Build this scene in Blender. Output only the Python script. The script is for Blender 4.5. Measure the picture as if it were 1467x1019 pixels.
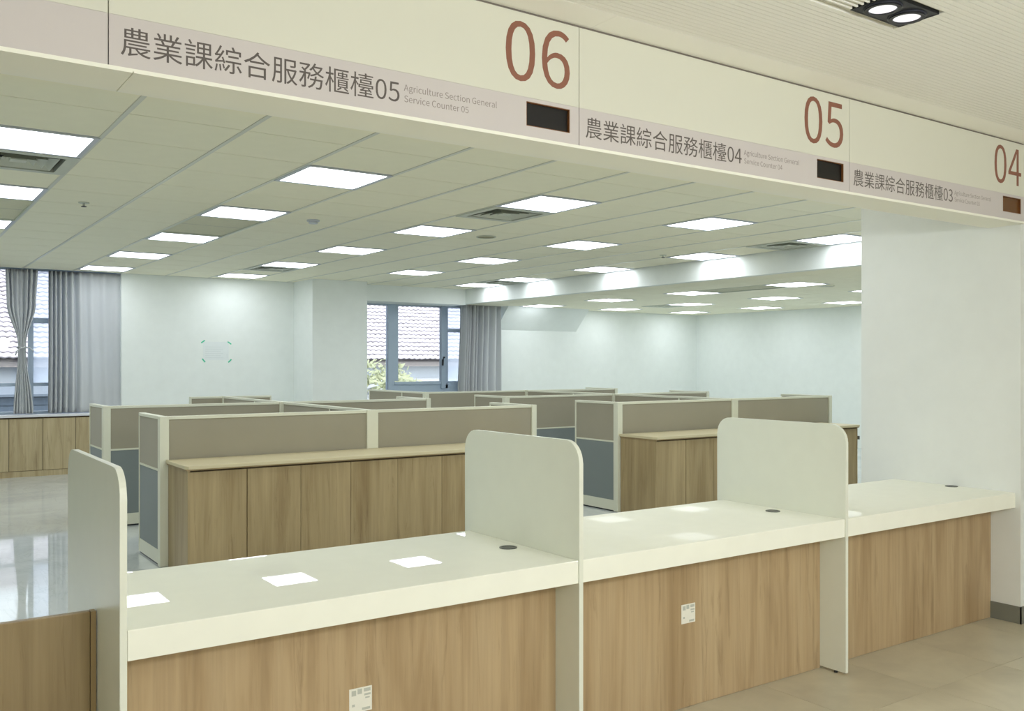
import bpy, bmesh, math, random
from mathutils import Vector, Matrix
from mathutils.geometry import tessellate_polygon
random.seed(7)
SC = bpy.context.scene
COL = SC.collection
for o in list(bpy.data.objects):
    bpy.data.objects.remove(o)

# ------------------------------------------------------------------ camera
cam = bpy.data.cameras.new('camera')
cam.sensor_fit = 'HORIZONTAL'
cam.sensor_width = 36.0
cam.lens = 1327.8 / 1467 * 36.0
cam.shift_y = 11.0 / 1467
cam.clip_start = 0.05
cam.clip_end = 300
camo = bpy.data.objects.new('camera', cam)
COL.objects.link(camo)
camo.location = (0, 0, 1.5)
camo.rotation_euler = (math.radians(90), 0, -math.radians(34.743))
SC.camera = camo

# ------------------------------------------------------------------ view, world, sun, lamps
SC.view_settings.view_transform = 'Standard'
SC.view_settings.look = 'None'
SC.view_settings.exposure = 0.0
SC.view_settings.gamma = 1.0
SC.view_settings.use_curve_mapping = False
SC.cycles.max_bounces = 12
SC.cycles.diffuse_bounces = 8
SC.cycles.glossy_bounces = 4
SC.cycles.transparent_max_bounces = 12
SC.cycles.sample_clamp_indirect = 6.0
SC.cycles.caustics_reflective = False
SC.cycles.caustics_refractive = False

world = bpy.data.worlds.new('sky')
SC.world = world
world.use_nodes = True
bg = world.node_tree.nodes['Background']
bg.inputs[0].default_value = (0.86, 0.93, 1.0, 1)
bg.inputs[1].default_value = 2.4

def lamp(name, kind, loc, energy, color, size=0.1, rot=(0, 0, 0), spot=None):
    l = bpy.data.lights.new(name, kind)
    l.energy = energy
    l.color = color
    if kind == 'AREA':
        l.shape = 'DISK'
        l.size = size
    elif kind == 'SUN':
        l.angle = size
    else:
        l.shadow_soft_size = size
    if spot:
        l.spot_size = spot
        l.spot_blend = 0.6
    o = bpy.data.objects.new(name, l)
    o.location = loc
    o.rotation_euler = rot
    COL.objects.link(o)
    return o

lamp('sun', 'SUN', (0, 0, 30), 2.2, (1.0, 0.95, 0.88), 0.02, (math.radians(38), 0, math.radians(-25)))
PANEL_STRENGTH = 8.8          # glow of the office ceiling panels
PANEL_COLOR = (0.92, 0.965, 1.0)
HALL_COLOR = (0.95, 0.99, 1.0)
DOWN_STRENGTH = 0.85          # glow of the downlight lenses in the hall
# added point fills behind the camera, without fittings, to brighten signs and hall (the twin downlight that the photo shows is built further down)
for hx, hy, hz, hp in ((1.0, -0.6, 2.05, 74), (3.0, -0.6, 2.05, 78), (-1.4, -1.2, 2.05, 40), (5.6, -1.4, 2.05, 32), (2.0, -3.2, 2.05, 90)):
    lamp('added_hall_fill', 'POINT', (hx, hy, hz), hp, HALL_COLOR, 0.14)

# ------------------------------------------------------------------ helpers
def lin(c):
    return tuple((v / 12.92 if v <= 0.04045 else ((v + 0.055) / 1.055) ** 2.4) for v in (x / 255 for x in c)) + (1,)

class NT:
    def __init__(s, name):
        s.m = bpy.data.materials.new(name)
        s.m.use_nodes = True
        s.n = s.m.node_tree.nodes
        s.l = s.m.node_tree.links
        s.p = s.n['Principled BSDF']
    def add(s, t, **kw):
        n = s.n.new(t)
        for k, v in kw.items():
            setattr(n, k, v)
        return n
    def link(s, a, b):
        s.l.new(a, b)
    def coords(s, scale=(1, 1, 1), jitter=False, kind='Object'):
        tc = s.add('ShaderNodeTexCoord')
        mp = s.add('ShaderNodeMapping')
        mp.inputs['Scale'].default_value = scale
        src = tc.outputs[kind]
        if jitter:
            oi = s.add('ShaderNodeObjectInfo')
            va = s.add('ShaderNodeVectorMath', operation='ADD')
            vm = s.add('ShaderNodeVectorMath', operation='SCALE')
            vm.inputs[0].default_value = (3.1, 2.3, 7.7)
            s.link(oi.outputs['Random'], vm.inputs['Scale'])
            s.link(src, va.inputs[0])
            s.link(vm.outputs[0], va.inputs[1])
            src = va.outputs[0]
        s.link(src, mp.inputs['Vector'])
        return mp.outputs['Vector']
    def noise(s, vec, scale=1, detail=3, rough=0.5, dist=0):
        n = s.add('ShaderNodeTexNoise')
        n.inputs['Scale'].default_value = scale
        n.inputs['Detail'].default_value = detail
        n.inputs['Roughness'].default_value = rough
        n.inputs['Distortion'].default_value = dist
        s.link(vec, n.inputs['Vector'])
        return n.outputs['Fac']
    def ramp(s, fac, stops):
        r = s.add('ShaderNodeValToRGB')
        el = r.color_ramp.elements
        while len(el) < len(stops):
            el.new(0.5)
        for e, (p, c) in zip(el, stops):
            e.position = p
            e.color = c
        s.link(fac, r.inputs['Fac'])
        return r.outputs['Color']
    def mixc(s, fac, a, b, mode='MIX'):
        n = s.add('ShaderNodeMix', data_type='RGBA', blend_type=mode)
        if isinstance(fac, float):
            n.inputs[0].default_value = fac
        else:
            s.link(fac, n.inputs[0])
        for sock, v in ((n.inputs[6], a), (n.inputs[7], b)):
            if isinstance(v, tuple):
                sock.default_value = v
            else:
                s.link(v, sock)
        return n.outputs[2]
    def bump(s, fac, strength=0.2, dist=0.002):
        b = s.add('ShaderNodeBump')
        b.inputs['Strength'].default_value = strength
        b.inputs['Distance'].default_value = dist
        s.link(fac, b.inputs['Height'])
        s.link(b.outputs['Normal'], s.p.inputs['Normal'])
    def set(s, color=None, rough=None, metal=None, spec=None):
        if color is not None:
            if isinstance(color, tuple):
                s.p.inputs['Base Color'].default_value = color
            else:
                s.link(color, s.p.inputs['Base Color'])
        if rough is not None:
            s.p.inputs['Roughness'].default_value = rough
        if metal is not None:
            s.p.inputs['Metallic'].default_value = metal
        if spec is not None:
            s.p.inputs['Specular IOR Level'].default_value = spec
        return s.m

def m_paint(name, c, rough=0.6, var=0.03, spec=0.3, scale=6.0, bump=0.06):
    t = NT(name)
    v = t.coords()
    f = t.noise(v, scale, 4, 0.6)
    a = lin(c)
    b = tuple(x * (1 - 2 * var) for x in a[:3]) + (1,)
    t.set(t.mixc(f, b, tuple(min(1, x * (1 + var)) for x in a[:3]) + (1,)), rough, spec=spec)
    if bump:
        t.bump(t.noise(v, scale * 40, 2), bump, 0.001)
    return t.m

def m_wood(name, base, dark, light, rough=0.42):
    t = NT(name)
    v1 = t.coords((9, 9, 0.75), True)
    broad = t.noise(v1, 1.0, 4, 0.55, 0.6)
    v2 = t.coords((70, 70, 1.6), True)
    fine = t.noise(v2, 1.0, 5, 0.6, 0.2)
    v3 = t.coords((16, 16, 1.1), True)
    knots = t.noise(v3, 1.0, 6, 0.7, 1.6)
    c = t.ramp(broad, [(0.28, lin(dark)), (0.5, lin(base)), (0.74, lin(light))])
    c2 = t.ramp(fine, [(0.30, (0.88, 0.86, 0.83, 1)), (0.62, (1.04, 1.03, 1.0, 1))])
    c = t.mixc(0.8, c, c2, 'MULTIPLY')
    k = t.ramp(knots, [(0.30, (0.50, 0.44, 0.37, 1)), (0.44, (1, 1, 1, 1))])
    c = t.mixc(0.55, c, k, 'MULTIPLY')
    t.set(c, rough, spec=0.35)
    t.bump(fine, 0.10, 0.001)
    return t.m

def m_fabric(name, c, var=0.05):
    t = NT(name)
    v = t.coords()
    f = t.noise(v, 2.5, 3, 0.5)
    w = t.add('ShaderNodeTexWave')
    w.inputs['Scale'].default_value = 160
    w.inputs['Distortion'].default_value = 2.0
    t.link(v, w.inputs['Vector'])
    a = lin(c)
    col = t.mixc(f, tuple(x * (1 - var) for x in a[:3]) + (1,), tuple(x * (1 + var) for x in a[:3]) + (1,))
    t.set(col, 0.85, spec=0.2)
    t.p.inputs['Sheen Weight'].default_value = 0.15
    t.bump(w.outputs['Fac'], 0.15, 0.0008)
    return t.m

def m_plain(name, c, rough=0.5, metal=0.0, spec=0.4):
    t = NT(name)
    v = t.coords()
    f = t.noise(v, 12, 2)
    a = lin(c)
    t.set(t.mixc(f, tuple(x * 0.95 for x in a[:3]) + (1,), a), rough, metal, spec)
    return t.m

def m_emit(name, color, strength):
    t = NT(name)
    t.set((0.5, 0.5, 0.5, 1), 0.5, spec=0.0)
    t.p.inputs['Emission Color'].default_value = color + (1,)
    t.p.inputs['Emission Strength'].default_value = strength
    return t.m

def m_glass(name):
    t = NT(name)
    out = t.n['Material Output']
    tr = t.add('ShaderNodeBsdfTransparent')
    tr.inputs[0].default_value = (0.95, 0.97, 0.98, 1)
    gl = t.add('ShaderNodeBsdfGlossy')
    gl.inputs['Roughness'].default_value = 0.02
    fr = t.add('ShaderNodeFresnel')
    fr.inputs['IOR'].default_value = 1.45
    mx = t.add('ShaderNodeMixShader')
    t.link(fr.outputs[0], mx.inputs[0])
    t.link(tr.outputs[0], mx.inputs[1])
    t.link(gl.outputs[0], mx.inputs[2])
    t.link(mx.outputs[0], out.inputs['Surface'])
    t.n.remove(t.p)
    return t.m

def m_haze(name):
    t = NT(name)
    out = t.n['Material Output']
    tr = t.add('ShaderNodeBsdfTransparent')
    tr.inputs[0].default_value = (0.93, 0.96, 1.0, 1)
    tl = t.add('ShaderNodeBsdfTranslucent')
    tl.inputs[0].default_value = (0.80, 0.86, 0.95, 1)
    mx = t.add('ShaderNodeMixShader')
    mx.inputs[0].default_value = 0.38
    t.link(tr.outputs[0], mx.inputs[1])
    t.link(tl.outputs[0], mx.inputs[2])
    t.link(mx.outputs[0], out.inputs['Surface'])
    t.n.remove(t.p)
    return t.m

def m_cloth(name, c):
    t = NT(name)
    v = t.coords((1, 1, 1))
    f = t.noise(v, 3, 3)
    a = lin(c)
    col = t.mixc(f, tuple(x * 0.95 for x in a[:3]) + (1,), a)
    t.set(col, 0.9, spec=0.15)
    out = t.n['Material Output']
    tl = t.add('ShaderNodeBsdfTranslucent')
    t.link(col, tl.inputs['Color'])
    mx = t.add('ShaderNodeMixShader')
    mx.inputs[0].default_value = 0.34
    t.link(t.p.outputs[0], mx.inputs[1])
    t.link(tl.outputs[0], mx.inputs[2])
    t.link(mx.outputs[0], out.inputs['Surface'])
    return t.m

def m_floor_office():
    t = NT('polished_floor')
    v = t.coords((1, 1, 1))
    f = t.noise(v, 1.3, 6, 0.62, 0.9)
    c = t.ramp(f, [(0.3, lin((194, 200, 201))), (0.55, lin((210, 215, 215))), (0.75, lin((220, 224, 223)))])
    vein = t.noise(t.coords((1.0, 0.35, 1)), 1.9, 7, 0.6, 2.2)
    k = t.ramp(vein, [(0.485, (1, 1, 1, 1)), (0.5, (0.86, 0.87, 0.86, 1)), (0.515, (1, 1, 1, 1))])
    c = t.mixc(0.7, c, k, 'MULTIPLY')
    t.set(c, 0.04, spec=0.5)
    t.bump(t.noise(t.coords((1, 3, 1)), 6, 3), 0.05, 0.004)
    return t.m

def m_tile_hall():
    t = NT('hall_floor_tile')
    v = t.coords((1, 1, 1), True)
    f = t.noise(v, 3.0, 6, 0.6, 0.5)
    c = t.ramp(f, [(0.3, lin((178, 170, 150))), (0.6, lin((194, 186, 164))), (0.8, lin((204, 196, 175)))])
    t.set(c, 0.28, spec=0.45)
    t.bump(t.noise(v, 40, 3), 0.05, 0.001)
    return t.m

M = dict(
    wall=m_paint('white_wall_paint', (233, 238, 236), 0.7),
    wall_hall=m_paint('hall_wall_paint', (226, 228, 225), 0.7),
    fascia=m_paint('cream_signboard', (216, 215, 202), 0.5, 0.01, bump=0.02),
    band=m_paint('mauve_band', (203, 196, 195), 0.5, 0.015, bump=0.02),
    soffit=m_paint('cream_soffit', (242, 241, 230), 0.6, 0.01),
    ctile=m_paint('ceiling_tile', (241, 238, 217), 0.85, 0.02, 0.15, 9.0, 0.15),
    tee=m_plain('ceiling_tee', (204, 205, 193), 0.3),
    dark=m_plain('dark_void', (40, 40, 38), 0.8),
    slab=m_plain('plenum_grey', (70, 70, 66), 0.9),
    slat=m_paint('ceiling_slat', (240, 239, 233), 0.6, 0.01),
    frame=m_plain('lamp_frame', (190, 195, 206), 0.4),
    glow=m_emit('panel_glow', PANEL_COLOR, PANEL_STRENGTH),
    lens=m_emit('downlight_lens', (0.95, 0.95, 1.0), DOWN_STRENGTH),
    black=m_plain('black_metal', (24, 25, 30), 0.4),
    vent=m_plain('vent_white', (196, 200, 188), 0.45),
    grille=m_paint('return_grille', (224, 224, 208), 0.8, 0.04, 0.2, 60, 0.3),
    disp_ring=m_plain('dark_ring', (60, 62, 72), 0.35),
    disp=m_plain('display_glass', (14, 9, 8), 0.4),
    disp_case=m_plain('display_case', (120, 76, 40), 0.35),
    num=m_plain('brown_numerals', (141, 92, 74), 0.5),
    ink=m_plain('dark_grey_ink', (92, 84, 80), 0.5),
    ink2=m_plain('grey_ink', (140, 130, 126), 0.5),
    seam=m_plain('seam', (120, 112, 104), 0.7),
    white=m_plain('cream_solid_surface', (241, 241, 230), 0.012, 0, 0.5),
    white2=m_plain('satin_solid_surface', (241, 241, 230), 0.02, 0, 0.5),
    border=m_paint('ceiling_border', (250, 249, 244), 0.6, 0.01),
    divider=m_plain('white_laminate', (226, 228, 216), 0.28, 0, 0.4),
    wood=m_wood('oak_front', (178, 155, 122), (153, 128, 95), (185, 164, 132)),
    wood2=m_wood('oak_cabinet', (163, 144, 108), (142, 121, 86), (177, 157, 120)),
    wood4=m_wood('oak_window_cabinet', (182, 166, 132), (164, 146, 112), (193, 178, 145)),
    gap=m_plain('dark_joint', (84, 70, 50), 0.8),
    wood3=m_wood('oak_board', (150, 131, 99), (132, 112, 80), (162, 143, 111)),
    slabtop=m_plain('pale_oak_top', (208, 196, 162), 0.4),
    edge=m_plain('oak_edge', (160, 138, 100), 0.45),
    rail=m_plain('cream_rail', (222, 222, 204), 0.4),
    taupe=m_fabric('taupe_fabric', (158, 152, 135)),
    blue=m_fabric('blue_grey_fabric', (126, 134, 134)),
    basegrey=m_plain('grey_baseboard', (122, 122, 112), 0.5),
    grom=m_plain('grommet_grey', (92, 94, 90), 0.4),
    alu=m_plain('grey_blue_aluminium', (172, 188, 206), 0.4, 0.1),
    glass=m_glass('window_glass'),
    haze=m_haze('hazy_glass'),
    cloth=m_cloth('grey_curtain', (222, 224, 226)),
    tape=m_plain('green_tape', (70, 196, 158), 0.5),
    paper=m_plain('notice_paper', (229, 235, 236), 0.7),
    label=m_plain('label_paper', (232, 230, 220), 0.6),
    print=m_plain('print_grey', (186, 189, 180), 0.7),
    floor=m_floor_office(),
    htile=m_tile_hall(),
    grout=m_plain('grout', (150, 138, 112), 0.8),
    sill=m_plain('white_sill', (222, 222, 226), 0.35),
    roof=m_paint('roof_tile', (222, 217, 222), 0.75, 0.12, 0.2, 3.0, 0.1),
    roof_lip=m_paint('tile_lip_shade', (168, 160, 166), 0.85, 0.15, 0.1, 4.0, 0.1),  # darker lip colour paints in the shadow line under each tile course
    hwall=m_paint('house_wall', (222, 227, 232), 0.8, 0.05),
    hdark=m_paint('shed_metal', (112, 124, 138), 0.6, 0.06),
    leaf=m_paint('leaf_green', (192, 196, 160), 0.6, 0.25, 0.3, 8.0, 0),
    leaf2=m_paint('leaf_pale', (196, 198, 200), 0.6, 0.2, 0.3, 8.0, 0),
    stem=m_plain('stem', (96, 84, 66), 0.8),
    faint=m_plain('faint_print', (219, 226, 227), 0.8),
    ground=m_paint('yard_ground', (150, 150, 146), 0.9, 0.1),
)

M['white'].node_tree.nodes['Principled BSDF'].inputs['IOR'].default_value = 1.22
M['white2'].node_tree.nodes['Principled BSDF'].inputs['IOR'].default_value = 1.013

class MB:
    """collects boxes and polygons in world coordinates"""
    def __init__(s):
        s.bm = bmesh.new()
    def box(s, x0, x1, y0, y1, z0, z1, mi=0):
        v = [s.bm.verts.new(p) for p in ((x0, y0, z0), (x1, y0, z0), (x1, y1, z0), (x0, y1, z0), (x0, y0, z1), (x1, y0, z1), (x1, y1, z1), (x0, y1, z1))]
        for f in ((3, 2, 1, 0), (4, 5, 6, 7), (0, 1, 5, 4), (1, 2, 6, 5), (2, 3, 7, 6), (3, 0, 4, 7)):
            s.bm.faces.new([v[i] for i in f]).material_index = mi
        return s
    def prism(s, pts, axis, a0, a1, mi=0):
        """extrude a 2-D outline along an axis ('x': pts are (y,z), 'y': (x,z), 'z': (x,y))"""
        def P(p, a):
            return {'x': (a, p[0], p[1]), 'y': (p[0], a, p[1]), 'z': (p[0], p[1], a)}[axis]
        A = [s.bm.verts.new(P(p, a0)) for p in pts]
        B = [s.bm.verts.new(P(p, a1)) for p in pts]
        n = len(pts)
        fs = [s.bm.faces.new(A), s.bm.faces.new(B[::-1])]
        for i in range(n):
            fs.append(s.bm.faces.new((A[i], B[i], B[(i + 1) % n], A[(i + 1) % n])))
        for f in fs:
            f.material_index = mi
        return s
    def disc(s, c, r, z0, z1, n=32, r2=None, mi=0, axis='z'):
        pts = [(c[0] + r * math.cos(2 * math.pi * i / n), c[1] + r * math.sin(2 * math.pi * i / n)) for i in range(n)]
        return s.prism(pts, axis, z0, z1, mi)
    def ring(s, c, ro, ri, z0, z1, n=32, mi=0):
        def circ(r, z):
            return [s.bm.verts.new((c[0] + r * math.cos(2 * math.pi * i / n), c[1] + r * math.sin(2 * math.pi * i / n), z)) for i in range(n)]
        a, b, cc, d = circ(ro, z0), circ(ro, z1), circ(ri, z1), circ(ri, z0)
        for L0, L1 in ((a, b), (b, cc), (cc, d), (d, a)):
            for i in range(n):
                s.bm.faces.new((L0[i], L0[(i + 1) % n], L1[(i + 1) % n], L1[i])).material_index = mi
        return s
    def quad(s, pts, mi=0):
        s.bm.faces.new([s.bm.verts.new(p) for p in pts]).material_index = mi
        return s
    def tube(s, pts, r, n=8):
        rings = []
        for i, p in enumerate(pts):
            p = Vector(p)
            d = (Vector(pts[min(i + 1, len(pts) - 1)]) - Vector(pts[max(i - 1, 0)])).normalized()
            u = d.orthogonal().normalized()
            w = d.cross(u)
            rings.append([s.bm.verts.new(p + (u * math.cos(2 * math.pi * k / n) + w * math.sin(2 * math.pi * k / n)) * r) for k in range(n)])
        for a, b in zip(rings, rings[1:]):
            for k in range(n):
                s.bm.faces.new((a[k], a[(k + 1) % n], b[(k + 1) % n], b[k]))
        s.bm.faces.new(rings[0][::-1])
        s.bm.faces.new(rings[-1])
        return s

ORIG = {}
def origin_of(o):
    return ORIG.get(o.name, Vector((0, 0, 0))) if o else Vector((0, 0, 0))

def obj(name, mb, mat, parent=None, bevel=0.0, loc=None, smooth=False, seg=2):
    """link the collected shape as ONE mesh object; LOC is its origin in the world (top level) or its parent's origin is used"""
    bm = mb.bm
    if bevel:
        bmesh.ops.bevel(bm, geom=list(bm.edges), offset=bevel, segments=seg, affect='EDGES', profile=0.6)
    bmesh.ops.recalc_face_normals(bm, faces=list(bm.faces))
    base = origin_of(parent) if parent else Vector(loc or (0, 0, 0))
    bmesh.ops.translate(bm, verts=list(bm.verts), vec=-base)
    me = bpy.data.meshes.new(name)
    bm.to_mesh(me)
    bm.free()
    if smooth:
        for p in me.polygons:
            p.use_smooth = True
    for m in (mat if isinstance(mat, (list, tuple)) else [mat]):
        me.materials.append(m)
    o = bpy.data.objects.new(name, me)
    COL.objects.link(o)
    if parent:
        o.parent = parent
    else:
        o.location = base
    ORIG[o.name] = base
    return o

def thing(name, label, cat, loc, group=None):
    o = bpy.data.objects.new(name, None)
    o.empty_display_size = 0.1
    o.location = loc
    COL.objects.link(o)
    ORIG[o.name] = Vector(loc)
    return tag(o, label, cat, group)

def tag(o, label, cat, group=None, kind=None):
    o['label'] = label
    o['category'] = cat
    if group:
        o['group'] = group
    if kind:
        o['kind'] = kind
    return o

def struct(name, mb, mat, label=None, bevel=0.0):
    o = obj(name, mb, mat, bevel=bevel)
    o['kind'] = 'structure'
    if label:
        o['label'] = label
    return o

def dup(root, loc, label, group=None):
    r = root.copy()
    COL.objects.link(r)
    r.location = loc
    r['label'] = label
    if group:
        r['group'] = group
    for ch in list(root.children):
        c = ch.copy()
        COL.objects.link(c)
        c.parent = r
        for g in list(ch.children):
            d = g.copy()
            COL.objects.link(d)
            d.parent = c
    return r

# ------------------------------------------------------------------ measured layout (metres; x along the counter, y into the office)
CZ = 2.748            # office ceiling
LZ = 2.510            # lower ceiling beyond the bulkhead
HZ = 2.757            # hall ceiling
PX = 5.439            # pier face
GX, GY, GP = 2.5689, 5.8229, 0.605    # a lamp cell's centre and the tile pitch

# ------------------------------------------------------------------ floors
fl = struct('floor', MB().box(-2.2, 14.5, 2.9, 14.3, -0.15, 0.0), M['floor'], 'polished grey floor of the office')
fh = struct('floor', MB().box(-4.2, 9.0, -4.7, 2.9, -0.15, -0.003), M['grout'], 'beige tiled floor of the public hall')
TI = 0.6
k = 0
tile_me = None
for i in range(-9, 9):
    for j in range(-11, 1):
        x0 = 4.02 + TI * i
        y0 = 2.40 + TI * j
        y1 = min(y0 + TI, 2.9)
        inner = (i >= -5 and i <= 5 and j >= -5)
        if tile_me is None or not inner or j == 0:
            b = MB().box(x0 + .0012, x0 + TI - .0012, y0 + .0012, y1 - .0012, -0.02, 0.0)
            o = obj('tile', b, M['htile'], fh)
            if inner and j < 0:
                tile_me, tx, ty = o.data, x0, y0
        else:
            o = bpy.data.objects.new('tile', tile_me)
            COL.objects.link(o)
            o.parent = fh
            o.location = (x0 - tx, y0 - ty, 0)

# ------------------------------------------------------------------ walls, pier, pillar, bulkhead
struct('wall_back', MB().box(2.885, 5.395, 13.70, 14.30, 0, 2.9).box(-2.4, 2.885, 13.98, 14.30, 0, 0.78), M['wall'], 'white back wall with the taped notice')
struct('trim_pillar', MB().box(5.395, 6.285, 12.965, 14.30, 0, 2.9), M['wall'], 'white square pillar beside the garden window')
struct('trim_lintel', MB().box(6.285, 8.32, 13.38, 14.0, 2.49, 2.9), M['wall'], 'white box above the garden window')
struct('wall_back', MB().box(9.22, 14.6, 13.86, 14.30, 0, 2.9).box(6.285, 9.22, 13.9, 14.30, 0, 0.82), M['wall'], 'white back wall beyond the grey curtain')
struct('wall_far', MB().box(14.35, 14.6, 3.0, 13.86, 0, 2.9), M['wall'], 'white end wall of the office')
struct('wall_bulkhead', MB().box(8.322, 8.42, 2.9, 13.86, LZ - 0.005, 2.9), M['wall'], 'white step between the two ceiling heights')
struct('wall_right', MB().box(PX, 8.6, 2.712, 3.7526, 0, 2.9).box(8.6, 14.6, 3.5, 3.7526, 0, 2.9), M['wall_hall'], 'white pier at the end of the counter')
struct('wall_left', MB().box(-2.4, -2.2, 2.9, 14.3, 0, 2.9), M['wall'])
struct('wall_hall', MB().box(-4.4, -4.2, -4.7, 2.9, 0, 2.9).box(8.8, 9.0, -4.7, 2.71, 0, 2.9).box(-4.4, 9.0, -4.9, -4.7, 0, 2.9).box(-4.4, -2.2, 2.72, 2.9, 0, 2.9), M['wall_hall'])
bb = MB().box(PX - 0.006, PX, 2.706, 2.884, 0.0, 0.098).box(PX - 0.006, 8.6, 2.706, 2.712, 0.0, 0.098)
struct('baseboard_right', bb, M['basegrey'], 'grey baseboard round the pier')
# the sloping haunch high on the back wall, right of the curtain
wz = MB().prism([(13.86, 2.10), (13.86, LZ + 0.02), (13.44, LZ + 0.02)], 'x', 9.26, 11.10)
struct('trim_haunch', wz, M['wall'], 'sloping white haunch where wall and lower ceiling meet')

# ------------------------------------------------------------------ office ceiling
ceil = struct('ceiling', MB().box(-2.3, 8.4, 2.85, 14.2, CZ + 0.05, CZ + 0.15), M['slab'], 'tiled ceiling of the office')
lights, vents, grilles = [], [], []
for i in range(-1, 4):
    for j in range(-1, 5):
        if (i, j) != (2, 4):
            lights.append((i, 11 / 3 if (i, j) == (3, 4) else j))
vent_cells = [(-1, 0), (1, 0), (3, 0), (-1, 3), (1, 3), (3, 3)]
taken = set()
for i, j in lights:
    taken.add((3 * i, round(3 * j)))
for i, j in vent_cells:
    taken.add((3 * i, 3 * j + 1))
for i in (-1, 0):
    taken.add((3 * i, 4)); taken.add((3 * i, 5))
meshes = {}
rest = MB()
tee = MB()
for a in range(-8, 10):
    x0 = GX + GP * (a - 0.5)
    x1 = x0 + GP
    if x1 < -2.2 or x0 > 8.3:
        continue
    x0c, x1c = max(x0, -2.2), min(x1, 8.32)
    for b in range(-5, 14):
        y0 = GY + GP * (b - 0.5)
        y1 = y0 + GP
        y0c, y1c = max(y0, 2.9), min(y1, 13.70)
        if (a, b) in taken or y1c - y0c < 0.03 or x1c - x0c < 0.03:
            continue
        dims = (x0c + .012, x1c - .012, y0c + .004, y1c - .004, CZ + .004, CZ + .018)
        if a < -5:
            rest.box(*dims)
            continue
        full = (x0c == x0 and x1c == x1 and y0c == y0 and y1c == y1)
        if full and 't' in meshes:
            me, rx, ry = meshes['t']
            o = bpy.data.objects.new('ceiling_tile', me)
            COL.objects.link(o)
            o.parent = ceil
            o.location = (x0 - rx, y0 - ry, 0)
        else:
            o = obj('ceiling_tile', MB().box(*dims), M['ctile'], ceil)
            if full:
                meshes['t'] = (o.data, x0, y0)
    if x0 > -2.2:
        tee.box(x0 - .0125, x0 + .0125, 2.9, 13.70, CZ, CZ + .02)
for b in range(-5, 15):
    y0 = GY + GP * (b - 0.5)
    if 2.95 < y0 < 13.68:
        tee.box(-2.2, 8.32, y0 - .0055, y0 + .0055, CZ + .0085, CZ + .02)
o = obj('outer_tiles', rest, M['ctile'], ceil); o['kind'] = 'stuff'
o = obj('tee_grid', tee, M['tee'], ceil); o['kind'] = 'stuff'

def make_panel(x, y, z, label, group):
    t = thing('ceiling_light', label, 'ceiling light', (x, y, z), group)
    h, g = .300, .271
    f = MB()
    for q in ((-h, h, -h, -g), (-h, h, g, h), (-h, -g, -g, g), (g, h, -g, g)):
        f.box(x + q[0], x + q[1], y + q[2], y + q[3], z - .004, z + .03)
    obj('frame', f, M['frame'], t)
    d = MB().box(x - g, x + g, y - g, y + g, z - .001, z + .025, 1)
    for fc in d.bm.faces:
        if fc.calc_center_median().z < z:
            fc.material_index = 0
    obj('diffuser', d, [M['glow'], M['frame']], t)
    return t
ROWN = ['first row from the curtains', 'second row from the curtains', 'third row from the curtains', 'row next to the one by the bulkhead', 'row hugging the bulkhead']
NTH = ['closest to the window wall', 'second from the window wall', 'third from the window wall', 'fourth from the window wall', 'fifth from the window wall', 'just behind the signboards']
first = None
for i, j in lights:
    x, y = GX + 3 * GP * i, GY + 3 * GP * j
    lab = 'square panel light ' + NTH[4 - math.ceil(j)] + ', ' + ROWN[i + 1]
    if first is None:
        first = make_panel(x, y, CZ, lab, 'panel lights of the office ceiling')
    else:
        dup(first, (x, y, CZ), lab)

def make_vent(x, y, z, label):
    t = thing('air_vent', label, 'air vent', (x, y, z), 'square ceiling air vents')
    f = MB()
    h, g = .300, .235
    for q in ((-h, h, -h, -g), (-h, h, g, h), (-h, -g, -g, g), (g, h, -g, g)):
        f.box(x + q[0], x + q[1], y + q[2], y + q[3], z - .006, z + .03)
    obj('frame', f, M['vent'], t)
    obj('duct', MB().box(x - g, x + g, y - g, y + g, z + .035, z + .045), M['dark'], t)
    for r in (.205, .15, .095):
        l = MB()
        for sx, sy in ((0, -1), (1, 0), (0, 1), (-1, 0)):
            def P(u, v, zz):
                return (x + (u if sy else sx * v), y + (u if sx else sy * v), zz)
            a, b2 = r, r - .045
            top = [P(-a, a, z - .004), P(a, a, z - .004), P(b2, b2, z + .03), P(-b2, b2, z + .03)]
            l.quad(top)
            l.quad([(p[0], p[1], p[2] + .003) for p in top])
        obj('louver', l, M['vent'], t)
    obj('core', MB().box(x - .045, x + .045, y - .045, y + .045, z - .002, z + .02), M['vent'], t)
    return t
VL = {(-1, 0): 'square louvred air vent next to the big panel light nearest the blank signboard', (1, 0): 'square louvred air vent beside the round ceiling speaker',
      (3, 0): 'square louvred air vent against the bulkhead near the pier', (-1, 3): 'square louvred air vent above the tied curtain',
      (1, 3): 'square louvred air vent near the white pillar', (3, 3): 'square louvred air vent against the bulkhead near the garden window'}
fv = None
for i, j in vent_cells:
    x, y = GX + 3 * GP * i, GY + 3 * GP * j + GP
    if fv is None:
        fv = make_vent(x, y, CZ, VL[(i, j)])
    else:
        dup(fv, (x, y, CZ), VL[(i, j)])
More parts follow.
